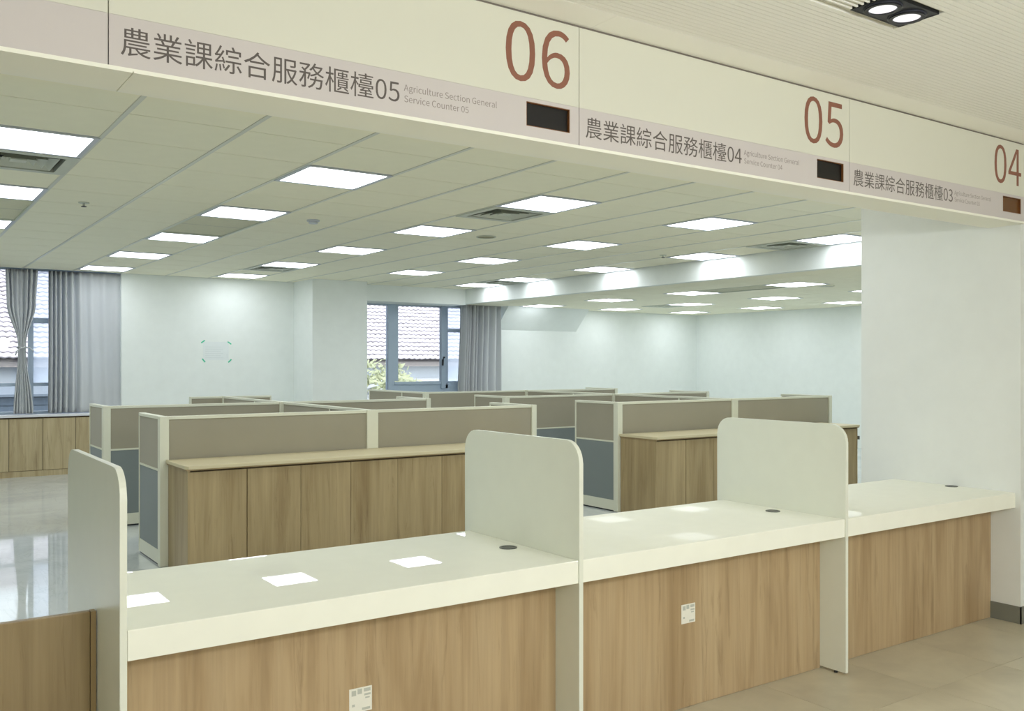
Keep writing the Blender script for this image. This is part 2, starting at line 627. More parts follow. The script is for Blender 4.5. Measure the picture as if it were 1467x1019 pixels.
def make_return(x, y0, y1, z, label):
    t = thing('return_grille', label, 'air grille', (x, (y0 + y1) / 2, z), 'grey return air grilles')
    b = MB()
    h = .300
    b.box(x - h, x + h, y0, y1, z + .012, z + .022)
    obj('mesh_panel', b, M['grille'], t)
    f = MB()
    f.box(x - h, x + h, y0, y0 + .012, z - .002, z + .02).box(x - h, x + h, y1 - .012, y1, z - .002, z + .02)
    f.box(x - h, x - h + .012, y0 + .012, y1 - .012, z - .002, z + .02).box(x + h - .012, x + h, y0 + .012, y1 - .012, z - .002, z + .02)
    obj('frame', f, M['vent'], t)
    s = MB()
    n = int((y1 - y0) / .03)
    for q in range(1, n):
        yy = y0 + (y1 - y0) * q / n
        s.box(x - h + .012, x + h - .012, yy - .003, yy + .003, z + .009, z + .012)
    o = obj('fins', s, M['grille'], t)
    o['kind'] = 'stuff'
for i, lab in ((-1, 'long grey air grille between the panel lights of the curtained side'), (0, 'long grey air grille between two panel lights of the row above sign 05')):
    make_return(GX + 3 * GP * i, GY + 3.5 * GP, GY + 5.5 * GP, CZ, lab)

# round speaker, smoke detector, sprinklers
def round_thing(name, label, cat, x, y, z, parts):
    t = thing(name, label, cat, (x, y, z))
    for nm, r, ri, z0, z1, mt in parts:
        b = MB()
        if ri:
            b.ring((x, y), r, ri, z + z0, z + z1, 36)
        else:
            b.disc((x, y), r, z + z0, z + z1, 36)
        obj(nm, b, mt, t)
    return t
round_thing('ceiling_speaker', 'round beige speaker grille set in the office ceiling', 'speaker', 5.016, 7.68, CZ + .004,
            [('rim', .098, .086, -.008, 0, M['vent']), ('grille_cloth', .086, 0, -.005, 0, m_plain('speaker_cloth', (150, 146, 120), 0.8))])
round_thing('smoke_detector', 'small round smoke detector on the ceiling in front of the second light row', 'detector', 3.19, 7.65, CZ + .004,
            [('base', .055, 0, -.012, 0, M['frame']), ('sensor_head', .038, 0, -.032, -.012, M['frame'])])
for n, (x, y, z, lab) in enumerate(((1.374, 7.834, CZ, 'small sprinkler head on the ceiling near the long grey grille'), (7.549, 7.817, CZ, 'small sprinkler head on the ceiling near the bulkhead'))):
    round_thing('sprinkler', lab, 'sprinkler', x, y, z + .004, [('escutcheon', .04, 0, -.006, 0, M['vent']), ('nozzle', .008, 0, -.03, -.006, M['vent']), ('deflector', .02, 0, -.034, -.03, M['black'])])
round_thing('ceiling_speaker', 'round dark rimmed speaker set in the lower ceiling', 'speaker', 10.25, 7.60, LZ,
            [('rim', .11, .09, -.01, 0, M['grille']), ('grille_cloth', .09, 0, -.005, 0, M['vent'])])

# ------------------------------------------------------------------ lower ceiling beyond the bulkhead
low = struct('ceiling', MB().box(8.42, 14.5, 2.9, 14.2, LZ + 0.03, LZ + 0.12), M['slab'], 'lower tiled ceiling beyond the bulkhead')
LX0, LY0, LP = 9.77, 7.70, 1.812
lt = MB()
lcells = set()
low_lights = []
for i in range(0, 3):
    for j in range(-1, 4):
        lcells.add((3 * i, 3 * j))
        low_lights.append((i, j))
tl = LP / 3
for a in range(-3, 9):
    for b in range(-8, 12):
        if (a, b) in lcells or (a == 0 and b in (1, 2)):
            continue
        x0, x1 = max(8.42, LX0 + tl * (a - .5)), min(14.35, LX0 + tl * (a + .5))
        y0, y1 = max(3.75, LY0 + tl * (b - .5)), min(13.86, LY0 + tl * (b + .5))
        if x1 - x0 > .03 and y1 - y0 > .03:
            lt.box(x0 + .004, x1 - .004, y0 + .003, y1 - .003, LZ, LZ + .02)
o = obj('ceiling_tiles', lt, M['ctile'], low)
o['kind'] = 'stuff'
RN = ['bulkhead row', 'middle row', 'end wall row']
for i, j in low_lights:
    dup(first, (LX0 + LP * i, LY0 + LP * j, LZ), 'square panel light ' + NTH[4 - j - 1] + ', ' + RN[i] + ' of the lower ceiling', 'panel lights of the lower ceiling')
make_return(LX0, LY0 + tl * .5, LY0 + tl * 2.5, LZ, 'long grey air grille in the lower ceiling')
dup(fv, (LX0 + LP, LY0 + LP * 2 + tl, LZ), 'square louvred air vent in the lower ceiling')

# ------------------------------------------------------------------ hall ceiling, soffit and signboards
hc = struct('ceiling', MB().box(-4.3, 9.0, -4.8, 2.715, HZ + .02, HZ + .14), M['slab'], 'slatted ceiling of the public hall')
obj('border_strip', MB().box(-4.2, 2.2215, 2.535, 2.715, HZ, HZ + .02), M['border'], hc)
obj('border_strip', MB().box(2.2225, 8.8, 2.535, 2.715, HZ, HZ + .02), M['border'], hc)
sl = MB()
yy = 2.533
SLOT = (2.60, 3.165, 1.861, 2.025)
while yy > -4.6:
    y1, y0 = yy, yy - .0225
    if y1 > SLOT[2] - .002 and y0 < SLOT[3] + .002:
        sl.box(-4.2, SLOT[0] - .002, y0, y1, HZ + .001, HZ + .012)
        sl.box(SLOT[1] + .002, 8.8, y0, y1, HZ + .001, HZ + .012)
    else:
        sl.box(-4.2, 8.8, y0, y1, HZ + .001, HZ + .012)
    yy -= .0255
o = obj('slats', sl, M['slat'], hc)
o['kind'] = 'stuff'
obj('slat_backing', MB().box(-4.2, 8.8, -4.7, 2.535, HZ + .012, HZ + .02), m_plain('slat_gap', (206, 205, 196), 0.8), hc)

struct('trim_soffit', MB().box(-2.2, PX - .001, 2.712, 2.90, 2.302, 2.9).box(-2.2, .595, 2.686, 2.90, 2.298, 2.3019).box(.5975, PX - .001, 2.686, 2.90, 2.298, 2.3019).box(-2.2, PX - .001, 2.686, 2.7119, 2.302, 2.3095), M['soffit'], 'cream soffit over the counter opening')
struct('trim_shadow_gap', MB().box(-2.2, PX, 2.694, 2.713, 2.7485, HZ + .001), M['seam'])

GLYPHS = {"0":[1943,[[973,-46,1243,8,1465,167,1631,434,1735,809,1772,1292,1735,1771,1631,2141,1465,2404,1243,2560,973,2612,702,2560,481,2404,315,2141,211,1771,175,1292,211,809,315,434,481,167,702,8],[973,214,811,253,675,376,572,587,506,891,483,1292,506,1691,572,1992,675,2200,811,2321,973,2360,1136,2321,1271,2200,1375,1992,1441,1691,1464,1292,1441,891,1375,587,1271,376,1136,253]]],"1":[1943,[[308,0,1716,0,1716,266,1201,266,1201,2567,956,2567,869,2521,774,2480,669,2444,553,2412,424,2384,424,2181,882,2181,882,266,308,266]]],"2":[1943,[[154,0,1768,0,1768,277,1057,277,637,252,973,589,1252,916,1464,1236,1599,1549,1646,1859,1612,2112,1514,2321,1358,2478,1150,2577,896,2612,712,2595,549,2546,402,2468,267,2364,140,2237,326,2055,416,2152,514,2234,621,2298,736,2338,858,2353,1029,2328,1162,2259,1256,2151,1312,2011,1331,1845,1285,1571,1148,1274,916,949,586,589,154,189]]],"3":[1943,[[921,-46,1183,-13,1410,80,1588,231,1705,434,1747,686,1720,883,1643,1047,1526,1178,1377,1276,1204,1338,1204,1355,1357,1426,1483,1523,1578,1647,1639,1797,1660,1971,1623,2194,1521,2372,1362,2503,1155,2584,910,2612,742,2597,587,2555,446,2490,316,2406,196,2307,368,2104,460,2187,559,2255,666,2308,779,2341,900,2353,1049,2334,1169,2281,1259,2196,1315,2083,1334,1947,1311,1790,1237,1655,1103,1549,902,1481,623,1457,623,1211,935,1188,1161,1120,1312,1013,1396,870,1422,697,1397,534,1327,402,1217,304,1072,242,900,221,737,236,595,280,471,345,362,425,266,515,102,308,213,200,348,103,508,26,699,-27]]],"4":[1943,[[1190,0,1492,0,1492,707,1835,707,1835,963,1492,963,1492,2567,1138,2567,70,917,70,707,1190,707],[1190,963,403,963,987,1838,1194,2216,1208,2216,1190,1751]]],"5":[1943,[[917,-46,1170,-8,1399,102,1586,282,1712,527,1758,833,1718,1136,1607,1367,1439,1528,1227,1622,984,1653,896,1648,815,1635,740,1614,668,1586,599,1551,665,2293,1632,2293,1632,2567,385,2567,301,1369,473,1261,557,1314,637,1356,718,1386,804,1405,900,1411,1079,1386,1226,1311,1338,1191,1408,1028,1432,826,1405,619,1328,451,1210,326,1060,248,886,221,720,236,577,278,454,341,348,418,256,504,95,294,209,193,344,100,504,25,694,-27]]],"6":[1943,[[1054,-46,1284,-7,1486,105,1648,280,1754,510,1793,788,1760,1079,1666,1304,1517,1465,1319,1561,1078,1593,956,1580,833,1540,712,1477,599,1391,497,1285,537,1701,633,2003,776,2204,954,2315,1159,2349,1251,2340,1340,2315,1424,2274,1500,2219,1565,2153,1747,2349,1655,2436,1550,2508,1431,2564,1296,2600,1145,2612,855,2564,596,2413,387,2148,247,1756,196,1225,238,768,357,412,540,158,776,5],[504,1029,608,1155,715,1247,823,1309,927,1344,1026,1355,1194,1329,1323,1255,1415,1137,1470,980,1488,788,1466,593,1406,432,1313,310,1193,233,1054,207,876,241,731,343,620,510,544,739]]],"A":[2129,[[14,0,340,0,588,784,1527,784,1772,0,2115,0,1243,2567,882,2567],[669,1040,795,1436,1050,2304,1064,2304,1324,1436,1446,1040]]],"C":[2234,[[1320,-46,1510,-30,1683,16,1839,91,1980,194,2108,322,1929,529,1828,429,1719,348,1602,288,1474,251,1334,238,1063,286,841,423,676,641,572,934,536,1292,573,1646,681,1934,851,2148,1075,2282,1345,2328,1471,2317,1585,2285,1689,2234,1784,2167,1870,2087,2045,2297,1945,2393,1823,2479,1681,2549,1520,2595,1341,2612,973,2553,659,2383,416,2108,259,1739,203,1282,258,824,412,454,650,182,958,12]]],"G":[2412,[[1362,-46,1560,-31,1741,10,1903,73,2041,155,2153,252,2153,1331,1310,1331,1310,1061,1856,1061,1856,389,1786,337,1702,295,1606,264,1502,245,1394,238,1093,286,854,423,679,641,572,934,536,1292,575,1646,687,1934,865,2148,1102,2282,1390,2328,1533,2316,1658,2282,1766,2229,1861,2163,1943,2087,2118,2297,2019,2389,1898,2474,1752,2545,1579,2594,1380,2612,996,2553,672,2383,422,2108,260,1739,203,1282,259,824,416,454,662,182,982,12]]],"S":[2087,[[1064,-46,1361,-9,1603,94,1784,251,1897,451,1936,683,1910,888,1836,1052,1722,1181,1577,1285,1408,1369,1043,1527,922,1579,807,1642,709,1721,642,1824,616,1957,638,2083,701,2186,802,2263,934,2312,1096,2328,1233,2318,1359,2287,1475,2238,1582,2172,1681,2090,1849,2297,1731,2401,1594,2488,1441,2555,1274,2597,1096,2612,833,2579,610,2487,438,2343,327,2155,287,1933,319,1730,402,1568,522,1442,663,1346,809,1275,1176,1113,1315,1050,1434,982,1526,900,1586,794,1607,655,1584,516,1515,401,1404,313,1254,258,1068,238,910,253,756,295,612,361,479,450,361,557,168,333,311,205,474,100,655,21,853,-28]]],"a":[1971,[[760,-46,898,-32,1031,7,1157,66,1277,141,1390,228,1401,228,1429,0,1691,0,1691,1169,1667,1432,1594,1649,1466,1812,1280,1914,1033,1950,854,1935,687,1895,535,1838,401,1771,287,1702,410,1481,506,1541,612,1596,728,1642,851,1673,980,1684,1141,1658,1253,1586,1324,1479,1362,1348,1373,1204,941,1135,613,1034,384,896,250,718,207,494,234,306,310,156,427,45,580,-22],[851,214,743,224,651,257,579,315,532,400,515,515,542,651,632,767,794,862,1037,937,1373,991,1373,462,1265,373,1161,304,1060,254,957,224]]],"c":[1785,[[1071,-46,1206,-35,1337,-4,1462,45,1580,111,1688,193,1548,410,1472,350,1389,298,1299,257,1202,230,1099,221,904,254,741,351,617,503,539,705,511,949,540,1193,622,1396,749,1549,915,1647,1110,1681,1195,1673,1275,1651,1350,1616,1421,1571,1488,1516,1649,1726,1564,1795,1469,1856,1360,1906,1236,1938,1096,1950,813,1907,562,1780,363,1575,230,1296,182,949,226,603,350,327,541,123,785,-3]]],"e":[1939,[[1092,-46,1240,-36,1375,-9,1499,32,1612,85,1716,147,1604,361,1517,309,1427,267,1334,236,1234,217,1127,210,925,240,756,327,624,466,536,650,497,875,1779,875,1793,1057,1760,1359,1665,1606,1511,1792,1299,1910,1033,1950,778,1906,546,1776,357,1569,229,1291,182,949,228,605,356,328,553,124,803,-2],[494,1103,539,1310,625,1475,742,1595,883,1669,1040,1695,1203,1670,1335,1597,1432,1478,1492,1312,1513,1103]]],"g":[1974,[[963,-875,1289,-841,1556,-745,1756,-602,1882,-421,1926,-217,1899,-49,1819,78,1686,166,1501,218,1264,235,889,235,757,245,662,273,600,317,567,374,557,441,563,499,580,550,606,593,640,632,679,669,732,646,788,627,846,614,903,605,959,602,1182,632,1374,718,1524,856,1621,1039,1656,1264,1649,1360,1628,1448,1596,1528,1553,1598,1502,1656,1891,1656,1891,1901,1229,1901,959,1950,739,1920,544,1831,389,1690,286,1502,249,1271,262,1140,300,1021,355,917,423,829,497,760,497,746,436,697,379,636,332,565,299,483,287,392,296,308,319,235,356,173,403,121,459,81,459,63,361,-8,283,-88,226,-176,191,-270,179,-368,216,-545,322,-687,487,-790,704,-854],[959,819,834,840,724,899,636,993,578,1118,557,1271,577,1425,635,1549,722,1640,833,1696,959,1716,1089,1696,1201,1640,1288,1549,1345,1425,1366,1271,1344,1118,1286,993,1198,899,1086,840],[1008,-655,818,-640,665,-596,552,-527,483,-435,459,-322,466,-256,487,-190,524,-124,579,-61,651,0,896,-28,1225,-28,1362,-36,1470,-62,1548,-107,1595,-176,1611,-270,1583,-385,1505,-490,1379,-576,1212,-634]]],"i":[963,[[322,0,644,0,644,1901,322,1901],[483,2293,554,2303,613,2331,658,2376,687,2435,697,2507,687,2576,658,2633,613,2676,554,2704,483,2714,413,2704,355,2676,311,2633,283,2576,273,2507,283,2435,311,2376,355,2331,413,2303]]],"l":[994,[[658,-46,844,-18,798,228,732,221,704,225,680,240,661,267,649,305,644,357,644,2787,322,2787,322,378,334,231,372,113,437,26,532,-27]]],"n":[2136,[[322,0,644,0,644,1380,752,1484,852,1565,950,1623,1051,1658,1162,1670,1297,1652,1398,1594,1469,1495,1510,1352,1523,1162,1523,0,1842,0,1842,1204,1820,1468,1752,1676,1638,1827,1474,1919,1261,1950,1112,1934,976,1888,850,1818,733,1728,623,1625,616,1625,585,1901,322,1901]]],"o":[2122,[[1061,-46,1331,-3,1571,123,1765,327,1893,603,1940,949,1893,1296,1765,1575,1571,1780,1331,1907,1061,1950,791,1907,550,1780,357,1575,229,1296,182,949,229,603,357,327,550,123,791,-3],[1061,221,877,254,725,351,610,503,537,705,511,949,537,1193,610,1396,725,1549,877,1647,1061,1681,1245,1647,1398,1549,1514,1396,1588,1193,1614,949,1588,705,1514,503,1398,351,1245,254]]],"r":[1358,[[322,0,644,0,644,1222,727,1392,821,1516,921,1601,1023,1648,1120,1663,1306,1632,1366,1908,1162,1950,1038,1932,920,1881,810,1798,710,1689,623,1555,616,1555,585,1901,322,1901]]],"t":[1320,[[917,-46,989,-42,1062,-31,1134,-15,1204,4,1271,25,1208,266,991,214,876,229,792,275,737,350,706,451,697,578,697,1642,1215,1642,1215,1901,697,1901,697,2437,431,2437,396,1901,95,1884,95,1642,378,1642,378,588,396,376,452,200,554,68,707,-16]]],"u":[2125,[[879,-46,1026,-30,1160,16,1282,88,1397,183,1506,298,1516,298,1541,0,1807,0,1807,1901,1488,1901,1488,553,1383,434,1285,343,1187,280,1085,243,973,231,839,250,739,307,669,405,629,547,616,735,616,1901,294,1901,294,697,316,433,384,225,499,76,663,-15]]],"v":[1824,[[732,0,1106,0,1779,1901,1464,1901,1103,819,928,259,910,259,735,819,378,1901,46,1901]]],"務":[3501,[[2139,2945,1963,2616,1731,2321,1464,2083,1670,1933,1926,2185,2046,2020,2183,1869,2335,1730,2104,1608,1853,1509,1586,1432,1649,1667,1485,1723,1446,1709,956,1709,1068,1782,970,1908,1203,2135,1424,2397,1604,2668,1432,2777,1390,2766,200,2766,200,2539,1225,2539,1105,2372,966,2210,819,2062,585,2262,396,2146,552,2008,701,1856,823,1709,161,1709,161,1474,690,1474,535,1116,341,789,126,536,263,291,451,523,626,818,777,1148,777,53,772,22,755,5,721,0,389,4,469,-242,659,-241,804,-230,910,-200,982,-144,1019,-63,1029,53,1029,1474,1362,1474,1176,910,1359,819,1569,1380,1667,1222,1969,1316,2256,1438,2521,1590,2756,1451,3011,1337,3281,1250,3438,1457,3181,1528,2938,1621,2714,1737,2929,1954,3109,2210,3249,2507,3109,2584,3064,2574,2216,2574,2377,2875],[2206,1324,2157,977,1555,977,1555,749,2101,749,1943,416,1679,137,1275,-77,1425,-273,1891,-10,2188,335,2360,749,2966,749,2913,347,2856,103,2791,-14,2668,-49,2321,-32,2391,-277,2784,-280,2869,-265,2941,-237,3004,-186,3096,-15,3173,317,3239,861,3249,977,2412,977,2458,1324],[2076,2349,2931,2349,2819,2167,2683,2005,2525,1863,2350,2008,2200,2171]]],"合":[3501,[[1810,2952,1366,2438,789,2004,140,1677,329,1446,868,1730,868,1555,2637,1555,2637,1789,3207,1478,3258,1563,3324,1646,3393,1716,2857,1972,2367,2286,1929,2675,2041,2833],[970,1796,1259,2005,1529,2236,1772,2486,2043,2225,2326,1997,2623,1796],[686,1134,686,-273,952,-273,952,-77,2584,-77,2584,-259,2861,-259,2861,1134],[952,168,952,896,2584,896,2584,168]]],"服":[3501,[[378,2812,378,1555,364,989,292,388,119,-161,333,-284,465,80,549,487,595,907,1152,907,1152,39,1145,-1,1123,-21,1085,-28,732,-28,805,-280,1012,-277,1165,-263,1275,-231,1347,-175,1386,-88,1397,35,1397,2812],[616,2567,1152,2567,1152,1992,616,1992],[616,1747,1152,1747,1152,1155,609,1155,616,1555],[3004,1369,2913,1085,2795,821,2654,581,2502,826,2374,1089,2269,1369],[1705,2801,1705,-280,1954,-280,1954,1369,2041,1369,2167,1015,2322,685,2507,385,2338,204,2157,54,1968,-67,2122,-259,2311,-134,2490,15,2658,189,2830,5,3019,-153,3225,-284,3396,-81,3184,42,2988,198,2808,382,3011,721,3176,1116,3295,1565,3141,1621,3095,1611,1954,1611,1954,2556,2938,2556,2938,2125,2933,2093,2913,2076,2871,2069,2416,2073,2500,1849,2738,1850,2921,1858,3053,1884,3139,1934,3182,2011,3193,2122,3193,2801]]],"業":[3501,[[977,2069,1145,1716,378,1716,378,1499,1614,1499,1614,1243,553,1243,553,1040,1614,1040,1614,781,224,781,224,557,1376,557,1009,326,578,135,130,0,301,-221,770,-54,1225,180,1614,466,1614,-280,1877,-280,1877,483,2266,184,2723,-60,3200,-231,3375,0,2919,132,2484,322,2115,557,3291,557,3291,781,1877,781,1877,1040,2980,1040,2980,1243,1877,1243,1877,1499,3151,1499,3151,1716,2353,1716,2570,2090,2556,2094,3277,2094,3277,2318,2731,2318,3039,2826,2770,2899,2500,2363,2633,2318,2209,2318,2209,2945,1957,2945,1957,2318,1541,2318,1541,2945,1292,2945,1292,2318,861,2318,1043,2388,969,2550,863,2733,742,2906,518,2829,628,2658,728,2479,798,2318,235,2318,235,2094,1110,2094],[2276,2094,2097,1726,2132,1716,1310,1716,1415,1737,1239,2094]]],"檯":[3501,[[1663,1926,2843,1926,2843,1730,1663,1730],[1429,2080,1429,1576,3092,1576,3092,2080],[1369,2360,1369,2195,3123,2195,3123,2360,2370,2360,2370,2532,3319,2532,3319,2703,2370,2703,2370,2931,2115,2931,2115,2703,1204,2703,1204,2532,2115,2532,2115,2360],[1488,567,2115,613,2115,427,1352,427,1352,259,2115,259,2115,46,1099,46,1099,-140,3368,-140,3368,46,2370,46,2370,259,3137,259,3137,427,2370,427,2370,623,2833,641,2948,508,3109,630,3005,748,2870,873,2724,991,3067,991,3067,1155,1443,1155,1443,1292,3085,1292,3085,1005,3330,1005,3330,1460,1204,1460,1204,1415,865,1852,865,2020,1243,2020,1243,2265,865,2265,865,2941,637,2941,637,2265,154,2265,154,2020,613,2020,476,1528,290,1059,81,690,214,434,368,712,511,1056,637,1439,637,-277,865,-277,865,1569,1061,1222,1204,1408,1204,1001,1422,1001,1422,991,1873,991,1656,844,1418,756],[2535,910,2661,805,1880,781,2143,991,2654,991]]],"櫃":[3501,[[2038,1085,2959,1085,2959,938,2038,938],[2038,798,2959,798,2959,651,2038,651],[2038,1366,2959,1366,2959,1222,2038,1222],[1310,2801,1310,-168,3375,-168,3375,46,1551,46,1551,2591,3333,2591,3333,2801],[1824,2377,1824,1936,2374,1936,2374,1789,1649,1789,1649,1628,3337,1628,3337,1789,2602,1789,2602,1936,3162,1936,3162,2377,2602,2377,2602,2528,2374,2528,2374,2377],[2027,2244,2374,2244,2374,2069,2027,2069],[2602,2244,2955,2244,2955,2069,2602,2069],[1814,1506,1814,508,2160,508,2014,410,1841,314,1667,235,1814,91,2001,182,2201,297,2384,420,2234,508,2766,508,2637,410,3155,95,3316,224,3182,318,3012,416,2836,508,3193,508,3193,1506],[623,2948,623,2202,179,2202,179,1957,606,1957,479,1463,303,992,102,620,242,375,379,634,509,956,623,1317,623,-270,861,-270,861,1425,1134,910,1278,1113,861,1740,861,1957,1232,1957,1232,2202,861,2202,861,2948]]],"綜":[3501,[[1740,1866,1740,1635,2994,1635,2994,1866],[1751,795,1598,550,1420,308,1239,98,1443,-60,1628,173,1818,442,1989,714],[2731,704,2893,454,3044,198,3155,-21,3386,91,3269,307,3113,557,2945,798],[648,662,735,-91,931,-42,833,704],[280,690,240,401,185,120,112,-123,308,-200,376,52,436,346,483,651],[1019,735,1166,217,1348,284,1194,791],[1408,1239,1408,1008,2248,1008,2248,28,2243,-3,2224,-19,2188,-25,1849,-21,1926,-256,2123,-256,2273,-246,2381,-217,2451,-165,2487,-88,2496,25,2496,1008,3305,1008,3305,1239],[2118,2885,2290,2500,1460,2500,1460,1912,1702,1912,1702,2272,3032,2272,3032,1912,3284,1912,3284,2500,2577,2500,2363,2948],[217,840,316,876,578,927,1134,1019,1176,844,1373,921,1316,1133,1227,1378,1124,1618,942,1555,1075,1208,511,1127,785,1488,1046,1885,1285,2297,1082,2423,819,1933,452,1901,642,2190,821,2510,980,2843,760,2938,597,2562,425,2243,308,2052,241,1957,179,1891,119,1859,196,1632,686,1716,392,1306,298,1191,217,1109,144,1068]]],"課":[3501,[[287,1884,287,1674,1313,1674,1313,1884],[287,1422,287,1215,1313,1215,1313,1422],[144,2346,144,2129,1429,2129,1429,2346],[539,2850,798,2381,1012,2504,739,2955],[287,956,287,-235,518,-235,518,-67,1338,-67,1338,49,1485,-123,1760,92,2020,371,2244,693,2244,-277,2496,-277,2496,718,2715,405,2964,124,3218,-98,3400,102,3122,314,2855,592,2633,900,3312,900,3312,1134,2496,1134,2496,1429,3207,1429,3207,2794,1555,2794,1555,1429,2244,1429,2244,1134,1422,1134,1422,900,2118,900,1899,585,1629,306,1338,95,1338,956],[1789,2006,2255,2006,2255,1642,1789,1642],[2486,2006,2962,2006,2962,1642,2486,1642],[1789,2577,2255,2577,2255,2220,1789,2220],[2486,2577,2962,2577,2962,2220,2486,2220],[518,735,1103,735,1103,154,518,154]]],"農":[3501,[[931,1155,931,970,2927,970,2927,1155],[756,2122,1246,2122,1246,1891,756,1891],[1502,2122,2017,2122,2017,1891,1502,1891],[2272,2122,2787,2122,2787,1891,2272,1891],[756,2518,1246,2518,1246,2290,756,2290],[1502,2518,2017,2518,2017,2290,1502,2290],[2272,2518,2787,2518,2787,2290,2272,2290],[2017,2941,2017,2700,1502,2700,1502,2941,1246,2941,1246,2700,515,2700,515,1709,3039,1709,3039,2700,2272,2700,2272,2941],[977,-294,1075,-252,1350,-178,1950,-32,1964,165,1282,21,1282,585,1677,585,2023,165,2533,-122,3204,-280,3358,-49,3027,-4,2728,69,2465,168,3116,434,2938,585,3316,585,3316,781,721,781,735,1085,735,1338,3232,1338,3232,1537,483,1537,483,1089,461,690,364,255,144,-154,364,-287,527,-18,636,279,700,585,1040,585,1040,172,1011,42,946,-43,875,-91],[2917,585,2269,277,2143,369,2033,471,1940,585]]]," ":[784,[]]}

def text_mesh(name, s, x, z, em, y, mat, parent, thin=0.0, squeeze=1.0):
    """flat lettering on a board facing the hall"""
    K = em / 3500.0
    pen = 0
    vs, fs = [], []
    base = origin_of(parent)
    def inside(p, poly):
        r = False
        for (xa, ya), (xb, yb) in zip(poly, poly[1:] + poly[:1]):
            if (ya > p[1]) != (yb > p[1]) and p[0] < (xb - xa) * (p[1] - ya) / (yb - ya) + xa:
                r = not r
        return r
    def area(q):
        return sum(a[0] * c[1] - c[0] * a[1] for a, c in zip(q, q[1:] + q[:1])) / 2
    for ch in s:
        adv, sps = GLYPHS[ch]
        polys = []
        for sp in sps:
            q = [(sp[i], sp[i + 1]) for i in range(0, len(sp), 2)]
            q = [p for i, p in enumerate(q) if p != q[i - 1]]
            todo = [q]
            while todo:                      # an outline that touches itself falls into two loops
                q = todo.pop()
                seen = {}
                for i, p in enumerate(q):
                    near = next((m for m in seen if abs(m[0] - p[0]) + abs(m[1] - p[1]) < 4), None)
                    if near is not None:
                        k = seen[near]
                        todo += [q[k:i], q[:k] + q[i:]]
                        break
                    seen[p] = i
                else:
                    if len(q) > 2:
                        polys.append(q)
        if polys:
            sign = 1 if area(max(polys, key=lambda q: abs(area(q)))) > 0 else -1
            outers = [q for q in polys if area(q) * sign > 0]
            holes = [q for q in polys if area(q) * sign <= 0]
            for out in outers:
                mine = [h for h in holes if inside(h[0], out) and not any(o2 is not out and abs(area(o2)) < abs(area(out)) and inside(h[0], o2) for o2 in outers)]
                loops = [out] + mine
                flat = [p for l in loops for p in l]
                tris = tessellate_polygon([[Vector((p[0], p[1], 0)) for p in l] for l in loops])
                k0 = len(vs)
                vs += [(x + (p[0] + pen) * K * squeeze - base.x, y - base.y, z + p[1] * K - base.z) for p in flat]
                for tr in tris:
                    a_, b_, c_ = (flat[i] for i in tr)
                    if (b_[0] - a_[0]) * (c_[1] - a_[1]) - (c_[0] - a_[0]) * (b_[1] - a_[1]) < 0:
                        tr = tr[::-1]
                    fs.append(tuple(k0 + i for i in tr))
        pen += adv
    me = bpy.data.meshes.new(name)
    me.from_pydata(vs, [], fs)
    me.name = name
    me.materials.append(mat)
    o = bpy.data.objects.new(name, me)
    COL.objects.link(o)
    o.parent = parent
    return o

SY = 2.689            # face of the signboards
def signboard(x0, x1, number, code, label, disp_mat=None):
    t = thing('signboard', label, 'sign', ((x0 + x1) / 2, 2.70, 2.31), 'signboards over the counter')
    a, b = x0 + .0015, x1 - .0015
    obj('upper_board', MB().box(a, b, SY, 2.711, 2.4505, 2.748), M['fascia'], t)
    bd = MB()
    if number:
        dx0, dx1, dz0, dz1 = x1 - .241, x1 - .044, 2.349, 2.436
        bd.box(a, dx0, SY, 2.711, 2.31, 2.45).box(dx1, b, SY, 2.711, 2.31, 2.45)
        bd.box(dx0, dx1, SY, 2.711, 2.31, dz0).box(dx0, dx1, SY, 2.711, dz1, 2.45)
    else:
        bd.box(a, b, SY, 2.711, 2.31, 2.45)
    obj('lower_band', bd, M['band'], t)
    if number:
        c = MB()
        w = .003
        c.box(dx0, dx0 + w, SY + .001, 2.711, dz0, dz1).box(dx1 - w, dx1, SY + .001, 2.711, dz0, dz1)
        c.box(dx0 + w, dx1 - w, SY + .001, 2.711, dz0, dz0 + w).box(dx0 + w, dx1 - w, SY + .001, 2.711, dz1 - w, dz1)
        c.box(dx0 + w, dx1 - w, 2.707, 2.711, dz0 + w, dz1 - w)
        case = obj('display_case', c, M['disp_case'], t)
        obj('display_glass', MB().box(dx0 + w, dx1 - w, 2.700, 2.704, dz0 + w, dz1 - w), disp_mat or M['disp'], case)
        text_mesh('number', number, x1 - .345, 2.506, .282, SY - .0002, M['num'], t, 0.0, 1.0)
        text_mesh('chinese_lettering', '農業課綜合服務櫃檯' + code, x0 + .028, 2.3505, .0853, SY - .0002, M['ink'], t, 0.0, 1.0)
        text_mesh('english_lettering', 'Agriculture Section General', x0 + .902, 2.3905, .0287, SY - .0002, M['ink2'], t)
        text_mesh('english_lettering', 'Service Counter ' + code, x0 + .902, 2.3545, .0287, SY - .0002, M['ink2'], t)
    return t
J0, JW = .533, 1.6356
signboard(J0 - JW, J0, None, None, 'blank signboard with mauve lower band before the board numbered 06')
signboard(J0, J0 + JW, '06', '05', 'long cream signboard reading 06, first numbered board, beside the blank one')
signboard(J0 + JW, J0 + 2 * JW, '05', '04', 'long cream signboard reading 05, middle one of the three numbered boards')
signboard(J0 + 2 * JW, PX + .001, '04', '03', 'long cream signboard reading 04 with brown queue display, ending at the pier', m_plain('display_brown', (104, 66, 30), 0.12))

